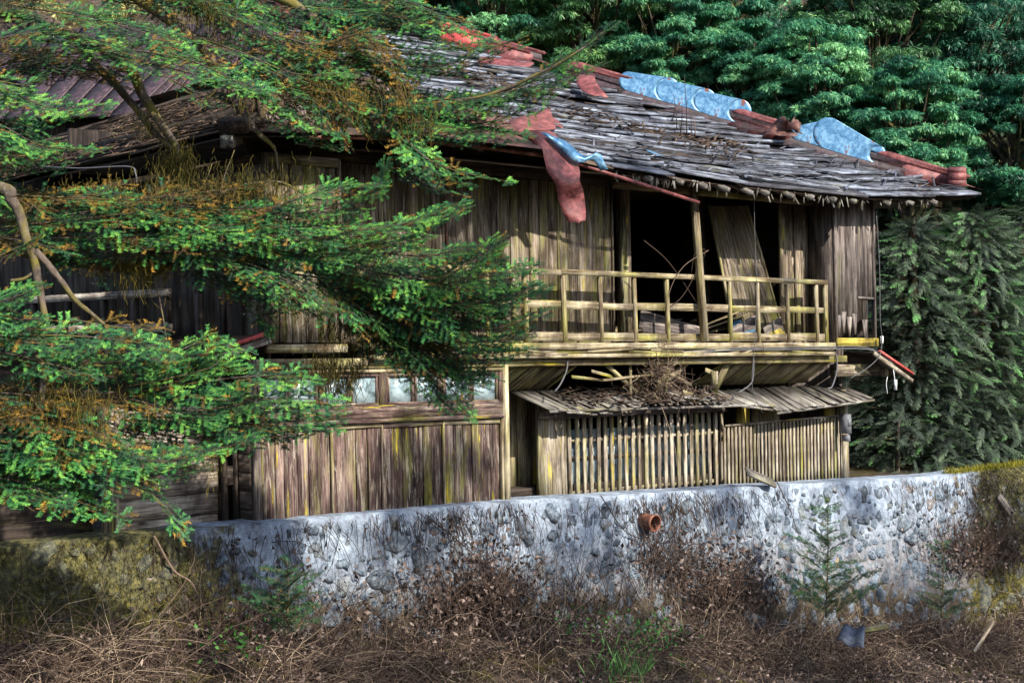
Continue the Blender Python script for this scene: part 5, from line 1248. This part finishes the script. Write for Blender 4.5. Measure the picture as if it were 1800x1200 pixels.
def cypress(px, base_py, top_py, Y, rpx, lab, tint=.35, n=1500, name='cypress_tree', fs=.42):
    n = int(n*1.7); top = PP(px, top_py, Y); gx, gy = top.x, top.y; gz = min(gh(gx, gy), PP(px, base_py, Y).z); root = empty(name, (gx, gy, gz), lab, 'tree', 'conifers beside the right end of the house')
    m_ = MB(); m_.tube([Vector((gx, gy, gz-.2)), Vector((gx+.05, gy, (gz+top.z)/2)), top], [.14, .10, .02], 8); m_.build('trunk', M['bark2'], root, True)
    H = top.z-gz; rad = rpx/FPX*Y; h = RNG.uniform(.02, 1, n)**1.1; a = RNG.uniform(0, 2*np.pi, n); rr_ = rad*(1-h**2.6)**.8*RNG.uniform(.35, 1, n)*(1+.25*np.sin(a*3+h*9))
    P = np.stack([gx+np.cos(a)*rr_, gy+np.sin(a)*rr_, gz+.2+h*H*.97-rr_*.15], 1)
    Xa = unit(np.stack([np.cos(a), np.sin(a), RNG.uniform(-.4, .35, n)], 1)+RNG.normal(size=(n, 3))*.25); Ya = unit(np.cross(np.array([0, 0, 1.])+RNG.normal(size=(n, 3))*.4, Xa)); Za = np.cross(Xa, Ya)
    B = Bulk(); tt_ = np.clip(np.repeat((tint+RNG.normal(size=n)*.2+.13*np.sin(a*2+h*7))[:, None], len(FT[0]), 1)*np.linspace(.6, 1.5, len(FT[0]))[None], 0, 1)
    inst(B, FT[0], FT[1], P, Xa, Ya, Za, fs*RNG.uniform(.7, 1.25, n), tt_); B.build('crown', M['cyp'], root)
    Bw = Bulk(); k = RNG.choice(n, 140); A = np.stack([np.full(140, gx), np.full(140, gy), P[k, 2]-.1], 1); V, F = prisms(A, P[k], .016, .005); Bw.add(V, F, .5); Bw.build('branches', M['bark2'], root)
cypress(1605, 830, 400, 24.5, 130, 'cypress nearest the corner of the house, dark below the fallen pent roof', .32)
cypress(1710, 830, 380, 25, 165, 'broad cypress with green lower sprays right of the red edged pent roof', .45, 2200)
cypress(1820, 830, 360, 25.5, 170, 'grey-green cypress at the right edge of the wood', .3, 2000)
cypress(1660, 790, 290, 27, 190, 'thin topped conifer rising behind the cypresses beside the roof end', .3, 1300)
cypress(1565, 800, 340, 28, 150, 'dim conifer tight against the corner shutter box', .25, 900)
cypress(1760, 800, 230, 28, 200, 'dark tall conifer at the back right', .25, 1300)
# bare crooked trunks between them
for k, (pts, lab) in enumerate((([(1780, 830, 25.5), (1740, 600, 26.5), (1762, 430, 27), (1745, 280, 27.5)], 'crooked bare trunk leaning above the right cypresses'), ([(1577, 838, 23.6), (1578, 780, 23.6), (1581, 700, 24.2)], 'slim dark trunk standing just past the house corner'))):
    m_ = MB(); P = spline([PP(*p) for p in pts], 14); m_.tube(P, [(.045 if k else .08)*(1-.04*i) for i in range(14)], 8); o = m_.build('tree_trunk', M['bark2'], None, True); tag(o, lab, 'tree trunk')

# ------------------------------------------------------------------ saplings on the wall
def sapling(px, pyb, pyt, Y, wid, lab, n=26, tint=.5, nl=.035):
    n = int(n*1.15)
    b, t = PP(px, pyb, Y), PP(px+3, pyt, Y); root = empty('conifer_sapling', b, lab, 'sapling'); f = Fir(); m_ = MB(); m_.tube(spline([b, b.lerp(t, .5)+U*.02, t], 8), [.012*(1-.1*i) for i in range(8)], 6); m_.build('stem', M['bark'], root, True)
    for i in range(n):
        h = .02+.96*(i/n); p = b.lerp(t, h); a = i*2.4; L = wid*(1-h)**.6*rr(.4, 1.1)+.05; d = Vector((math.cos(a), math.sin(a), rr(.3, .75)))
        f.bough([p, p+d*L*.5, p+d*L+ZZ*-.12*L], L*.28, roll=20, tint=tint, dead=.03, step=.034, dens=300, nl=nl, nw=.005, shoot=.07, rad=.005, droop=.5, tipt=.4)
    f.g.build('foliage', M['sap'], root); f.w.build('twigs', M['bark'], root); f.dd.build('dead_foliage', M['dead'], root)
sapling(1452, 1085, 868, 17.6, .62, 'bright young conifer standing in front of the pale cobbled wall', 30, .68)
sapling(502, 1115, 985, 12.3, .42, 'dark young conifer bush low on the left of the wall', 26, .35)
sapling(1655, 1085, 945, 18.6, .40, 'faint thin young conifer before the mossy right end of the wall', 16, .25)

# ------------------------------------------------------------------ dry brush, leaves, vines
def surf(s, d):
    P = W(s, d, 0); return gh(P.x, P.y)
def stems(B, starts, dirs, L, r, seg=5, curl=.45, grav=.25, t=(.1, 1)):
    n = len(starts); cur = starts.copy(); D = unit(dirs); ti = np.repeat(RNG.uniform(*t, n), 6); tot = L[:, None]/seg; side = rvec(n)*curl
    for k in range(seg):
        nx = cur+D*tot; V, F = prisms(cur, nx, r*(1-.15*k), r*(1-.15*(k+1))); B.add(V, F, ti); cur = nx
        D = unit(D+side*.6+RNG.normal(size=(n, 3))*curl*.5-np.array([0, 0, grav]))
n_ = 48000
ss = RNG.uniform(-8, 11, n_); dd_ = WD+.45+RNG.uniform(0, 1, n_)**1.2*5.0
P0 = np.array([tuple(W(a, b, 0)) for a, b in zip(ss, dd_)]); P0[:, 2] = [gh(x, y) for x, y in P0[:, :2]]
B = Bulk(); dens = np.array([noise.noise(Vector((a*.7, b*.7, 2))) for a, b in zip(ss, dd_)]); keep = RNG.uniform(0, 1, n_) < np.clip(.55+dens*1.2, .15, 1)
Pk = P0[keep]; D = rvec(len(Pk)); D[:, 2] = np.abs(D[:, 2])*.8+.1; D += np.array([.25, 0, 0])
near = np.clip(1.6-(dd_[keep]-WD-.45), .35, 1.3); stems(B, Pk, D, RNG.uniform(.25, .95, len(Pk))*near, .0042)
k3 = RNG.choice(len(Pk), 420); stems(B, Pk[k3], rvec(420)*np.array([1, 1, .5]), RNG.uniform(.5, 1.6, 420), .008, 6, .3, .12, (.2, .9))
tag(B.build('dry_brush', M['dry']), 'tangled brown dry stems covering the bank below the wall', 'dry brush', kind='stuff')
def leaflitter(n, s0, s1, d0, d1, pw, sz, up):
    a = RNG.uniform(s0, s1, n); b = d0+RNG.uniform(0, 1, n)**pw*(d1-d0); kp = np.array([noise.noise(Vector((x*1.1, y*1.5, 8)))+rr(-.3, .3) > .0 for x, y in zip(a, b)]); a, b = a[kp], b[kp]; n = len(a); P = np.array([tuple(W(x, y, 0)) for x, y in zip(a, b)]); P[:, 2] = [gh(x, y) for x, y in P[:, :2]]; P[:, 2] += RNG.uniform(0, up, n)
    D = unit(rvec(n)*np.array([1, 1, .6])); X = unit(np.cross(D, rvec(n))); return kites(P, D, X, sz*RNG.uniform(.6, 1.4, n), sz*.55*RNG.uniform(.6, 1.2, n), .5, .5)
B = Bulk(); V, F = leaflitter(48000, -8, 11, WD+.45, 6, 1.3, .052, .3); B.add(V, F, np.repeat(RNG.uniform(0, 1, len(V)//4)**1.3, 4))
tag(B.build('dead_leaves', M['dleaf']), 'curled brown dead leaves strewn over the bank', 'dead leaves', kind='stuff')
# vines climbing the wall
def vine(name, spx, n, htop, lab, leaves=260, wide=.35, hb=1.6):
    B = Bulk(); n = int(n*2.8); leaves = int(leaves*1.3); s_c = SZ(spx, 960, WD+.2)[0]
    root = empty(name, wp(s_c, hb), lab, 'vine', 'dry vines on the wall')
    st = np.array([tuple(wp(s_c+random.gauss(0, wide), hb+rr(-.2, .3), rr(.03, .2))) for _ in range(n)]); D = unit(np.array([tuple(ZZ*1.0-N*.12)])+RNG.normal(size=(n, 3))*.45)
    stems(B, st, D, RNG.uniform(.4, 1, n)*htop, .0045, 7, .28, .10, (.0, .75)); k2 = n//3; st = np.array([tuple(wp(s_c+random.gauss(0, wide*1.5), rr(0, .2), rr(.02, .06))) for _ in range(k2)]); stems(B, st, unit(np.array([tuple(N*.16-ZZ)])+RNG.normal(size=(k2, 3))*.35), RNG.uniform(.4, 1.5, k2), .0042, 7, .22, .22, (0, .6)); B.build('stems', M['dry'], root)
    if leaves:
        Bl = Bulk(); P = np.array([tuple(wp(s_c+random.gauss(0, wide*1.0), max(.1, hb+.1-abs(random.gauss(0, .4))), rr(.03, .25))) for _ in range(leaves)]); D = rvec(leaves); D[:, 2] -= .5; D = unit(D)
        V, F = kites(P, D, unit(np.cross(D, rvec(leaves))), RNG.uniform(.04, .09, leaves), .04, .5, .4); Bl.add(V, F, np.repeat(RNG.uniform(0, .9, leaves), 4)); tag(Bl.build('dead_leaf_cover', M['dleaf'], root), kind='stuff')
vine('dry_vine', 830, 130, 1.5, 'thickest brown vine heap climbing the wall left of its middle', 900, .38, 1.1)
vine('dry_vine', 1175, 70, 1.3, 'bare vine stems hanging by the clay drain pipe', 120, .35, .9)
vine('dry_vine', 1260, 110, 1.2, 'bushy brown vine between the drain pipe and the bright sapling', 700, .45, 1.3)
vine('dry_vine', 1010, 45, 1.5, 'sparse vine strands on the wall under the wooden lattice', 60, .5, 1.2)
vine('dry_vine', 1720, 120, 1.5, 'straggling vine over the mossy right end of the wall', 600, .7, 1.2)
vine('dry_vine', 420, 90, 1.1, 'pale dry vine beside the dark conifer bush at the left', 300, .5, 1.0)
vine('dry_vine', 640, 40, 1.2, 'thin vine strands low on the wall right of the dark conifer bush', 120, .5, 1.1)
# individual long vine strands
def strand(pts, lab, r=.007):
    m_ = MB(); m_.tube(spline(pts, 26), [r*(1-.02*i) for i in range(26)], 6); o = m_.build('vine_strand', M['dry']); tag(o, lab, 'vine', 'long vine strands')
def WPp(px, py, o=.06):
    P = Q(px, py, WD+.15); s_, z_ = SZ(px, py, WD+.16*.5); h = wtop(s_)-z_; s_, z_ = SZ(px, py, WD+.16*max(0, h)); return wp(s_, wtop(s_)-z_, o)
strand([WPp(265, 940), WPp(300, 1000), WPp(325, 1020, .12), WPp(345, 1060, .12)], 'thick bare stem hanging down the mossy left part of the wall', .012)
strand([WPp(1360, 845), WPp(1380, 895, .08), WPp(1400, 950, .1), WPp(1440, 985, .1)], 'curving strand that drops from the broken plank on the wall top')
strand([WPp(1120, 880), WPp(1150, 950), WPp(1200, 1010, .15), WPp(1290, 1060, .2)], 'strand running down to the right from below the lattice')
strand([WPp(750, 910), WPp(800, 950), WPp(850, 1000, .12), WPp(900, 1060, .2)], 'strand crossing the heap of vines below the brown boards')
strand([WPp(1050, 870), WPp(1090, 930), WPp(1130, 960, .12), WPp(1140, 1050, .2)], 'strand passing left of the clay drain pipe')
# vines on the house: opening and lattice
def housevine(pts, lab, r=.006): strand([Q(*p) for p in pts], lab, r)
housevine([(1132, 423, -.1), (1165, 450, -.1), (1190, 480, -.05), (1230, 540, .05)], 'straight pale twig poking out of the dark opening', .008)
housevine([(1170, 545, .0), (1200, 520, .05), (1228, 470, .1), (1240, 440, .12), (1222, 445, .1), (1215, 480, .1)], 'looped dry twig around the crooked prop')
housevine([(1245, 440, .12), (1200, 470, .08), (1175, 520, .05), (1170, 590, .05)], 'thin dry twig left of the crooked prop')
housevine([(1340, 600, .2), (1350, 640, .2), (1385, 620, .2), (1388, 690, .2)], 'thin strand dangling from the ledge over the right soffit', .004)
housevine([(1150, 690, .2), (1165, 720, .2), (1185, 780, .15), (1190, 820, .1)], 'strand hanging in front of the wooden lattice', .004)
housevine([(1055, 740, .0), (1040, 790, .0), (1060, 830, .0), (1035, 860, .0)], 'thin strand clinging to the left of the lattice', .004)
# green weeds
def weed(px, py, Y, n, L, lab, kind='leafy', wpx=30):
    c = PP(px, py, Y); root_b = Bulk(); P = np.array(tuple(c))+RNG.normal(size=(n, 3))*np.array([wpx/FPX*Y, .15, wpx*.6/FPX*Y])
    D = rvec(n); D[:, 2] = np.abs(D[:, 2]) + (.9 if kind == 'grass' else 0); D = unit(D); V, F = kites(P, D, unit(np.cross(D, rvec(n))), L*RNG.uniform(.6, 1.2, n), L*(.06 if kind == 'grass' else .55), .45, .1); root_b.add(V, F, np.repeat(RNG.uniform(0, 1, n), 4))
    o = root_b.build('weed', M['weed']); tag(o, lab, 'weed', kind='stuff')
weed(1150, 1115, 14.9, 260, .05, 'leafy green weed in the brown brush below the drain pipe')
weed(1035, 1100, 14.6, 90, .05, 'small green weed left of the larger leafy one')
weed(1095, 1180, 13.8, 160, .17, 'tuft of green grass blades at the bottom of the bank', 'grass', 28)
weed(410, 1125, 12.0, 60, .06, 'tiny yellow-green weed in the brush below the dark conifer bush')
# moss and short grass on the ends of the wall
def mossgrass(n, s0, s1, h1, t, nm, lab, L=.05):
    s_ = RNG.uniform(s0, s1, n); h = RNG.uniform(0, 1, n)**1.1*h1; keep = np.array([noise.noise(Vector((a*1.4, b*1.8, 4))) > -.18 for a, b in zip(s_, h)]); s_, h = s_[keep], h[keep]; n = len(s_)
    P = np.array([tuple(wp(a, b, .01)+ZZ*(min(1, max(0, (a-7.2)/2))*.08*max(0, 1-b/1.2))) for a, b in zip(s_, h)]); D = unit(np.array([tuple(N*.6-ZZ*.55)])+rvec(n)*.7); V, F = kites(P, D, unit(np.cross(D, rvec(n))), L*RNG.uniform(.4, 1.3, n), .008, .4)
    B = Bulk(); B.add(V, F, np.repeat(np.clip(RNG.normal(t, .25, n), 0, 1), 4)); tag(B.build(nm, M['mossy']), lab, 'moss', kind='stuff')
mossgrass(24000, -8.5, -4.45, 2.4, .48, 'moss_cover', 'olive moss and short dead grass over the left end of the wall')
mossgrass(16000, 7.8, 11.5, 2.4, .22, 'moss_cover', 'yellow-green moss over the right end of the wall', .06)
n_ = 3600; a = RNG.uniform(7.4, 11.5, n_); P = np.array([tuple(wp(x, 0, rr(-.22, .05))+ZZ*(min(1, max(0, (x-7.2)/2))*.08-.01)) for x in a]); D = unit(np.array([[0, 0, .9]])+rvec(n_)*.8); V, F = kites(P, D, unit(np.cross(D, rvec(n_))), RNG.uniform(.04, .13, n_), .008, .4)
B = Bulk(); B.add(V, F, np.repeat(RNG.uniform(.2, 1, n_), 4)); tag(B.build('grass_fringe', M['ymoss']), 'fringe of short yellow-green grass along the right wall top', 'grass', kind='stuff')
# loose things on the bank
def slabthing(nm, pts, th, mat, lab, cat, axis=0, w_=.1):
    m_ = MB(); m_.bar(pts[0], pts[1], w_, th, N+ZZ, .8); o = m_.build(nm, M[mat]); tag(o, lab, cat)
slabthing('broken_plank', (Q(1312, 828, WD-.0), Q(1362, 850, WD+.08)), .03, 'wood_pent', 'broken dark plank resting on the wall top under the slatted screen', 'plank', w_=.13)
slabthing('fallen_branch', (PP(1712, 1145, 17.2), PP(1746, 1092, 17.5)), .04, 'wood_lat', 'pale straight stick lying at the lower right of the bank', 'stick', w_=.04)
slabthing('fallen_log', (PP(1515, 1108, 16.6), PP(1560, 1100, 16.7)), .05, 'wood_soffit', 'short brown log beside the dark metal sheet on the bank', 'log', w_=.06)
m_ = MB(); c = [PP(1470, 1125, 16.4), PP(1518, 1140, 16.2), PP(1482, 1098, 16.7), PP(1521, 1102, 16.6)]
m_.sheet([[c[0].lerp(c[1], u).lerp(c[2].lerp(c[3], u), v)+ZZ*.02*math.sin(u*9) for u in [i/12 for i in range(13)]] for v in [j/5 for j in range(6)]], .006)
tag(m_.build('metal_sheet', M['navy']), 'small corrugated scrap sheet lying in the brush under the sapling', 'scrap sheet')
m_ = MB(); c = [WPp(1745, 870, .1), WPp(1768, 905, .12)]; m_.bar(c[0], c[1], .12, .02, N, 1); tag(m_.build('bark_piece', M['wood_sid']), 'pale slab of wood caught on the mossy right bank', 'wood piece')

# ------------------------------------------------------------------ unseen tree, added on the near slope only to cast dappled shade
def shade_tree():
    base = W(4.5, 14.5, 0); gz = gh(base.x, base.y); root = empty('broadleaf_tree', (base.x, base.y, gz), 'unseen sparse tree added on the near slope to cast shade on wall and bank', 'tree')
    T = [(W(-1.6, .05, -1.3), .75, 150), (W(-4.0, .3, -2.1), .9, 150), (W(-.3, 1.6, -3.0), 1.5, 420), (W(-3, 1.8, -2.9), 1.3, 220), (W(3.0, 1.8, -3.4), 1.5, 420), (W(6.2, 1.6, -3.5), 1.5, 380), (W(8.4, .6, -2.6), 1.0, 260),
         (W(-.9, -.3, 1.3), .8, 150), (W(1.0, -.2, 1.3), .6, 70), (W(-2.4, -.3, 1.0), .8, 130), (W(4.2, .1, 1.2), .5, 60), (W(2.6, .2, -1.9), .6, 60), (W(-2.2, .2, -1.9), .7, 90), (W(5.2, .2, -2.0), .6, 60), (W(0.2, .3, -2.2), .7, 80)]
    m_ = MB(); b = Vector((base.x, base.y, gz-.2)); mid = b+ZZ*8; m_.tube(spline([b, b.lerp(mid, .5)+U*.3, mid, mid+ZZ*3], 10), [.22*(1-.08*i) for i in range(10)], 8); m_.build('trunk', M['bark2'], root, True)
    P = []; lb = MB()
    for c, r, n in T:
        q = c + sun_to*16.0; P.append(np3(q)+rvec(n)*r*RNG.uniform(.1, 1, (n, 1))**.6*np.array([1, 1, .8])); s0 = mid-ZZ*rr(0, 2); lb.tube(spline([s0, s0.lerp(q, .5)+ZZ*.2, q], 8), [.07-.007*i for i in range(8)], 5)
    lb.build('branches', M['bark2'], root); P = np.concatenate(P); n = len(P); Za = unit(np.array([0, 0, 1.])+RNG.normal(size=(n, 3))*.5); Xa = unit(np.cross(Za, rvec(n))); Ya = np.cross(Za, Xa)
    B = Bulk(); inst(B, CT[0], CT[1], P, Xa, Ya, Za, .16*RNG.uniform(.7, 1.2, n), np.full((n, len(CT[0])), .5)); B.build('crown', M['leaf'], root)
shade_tree()
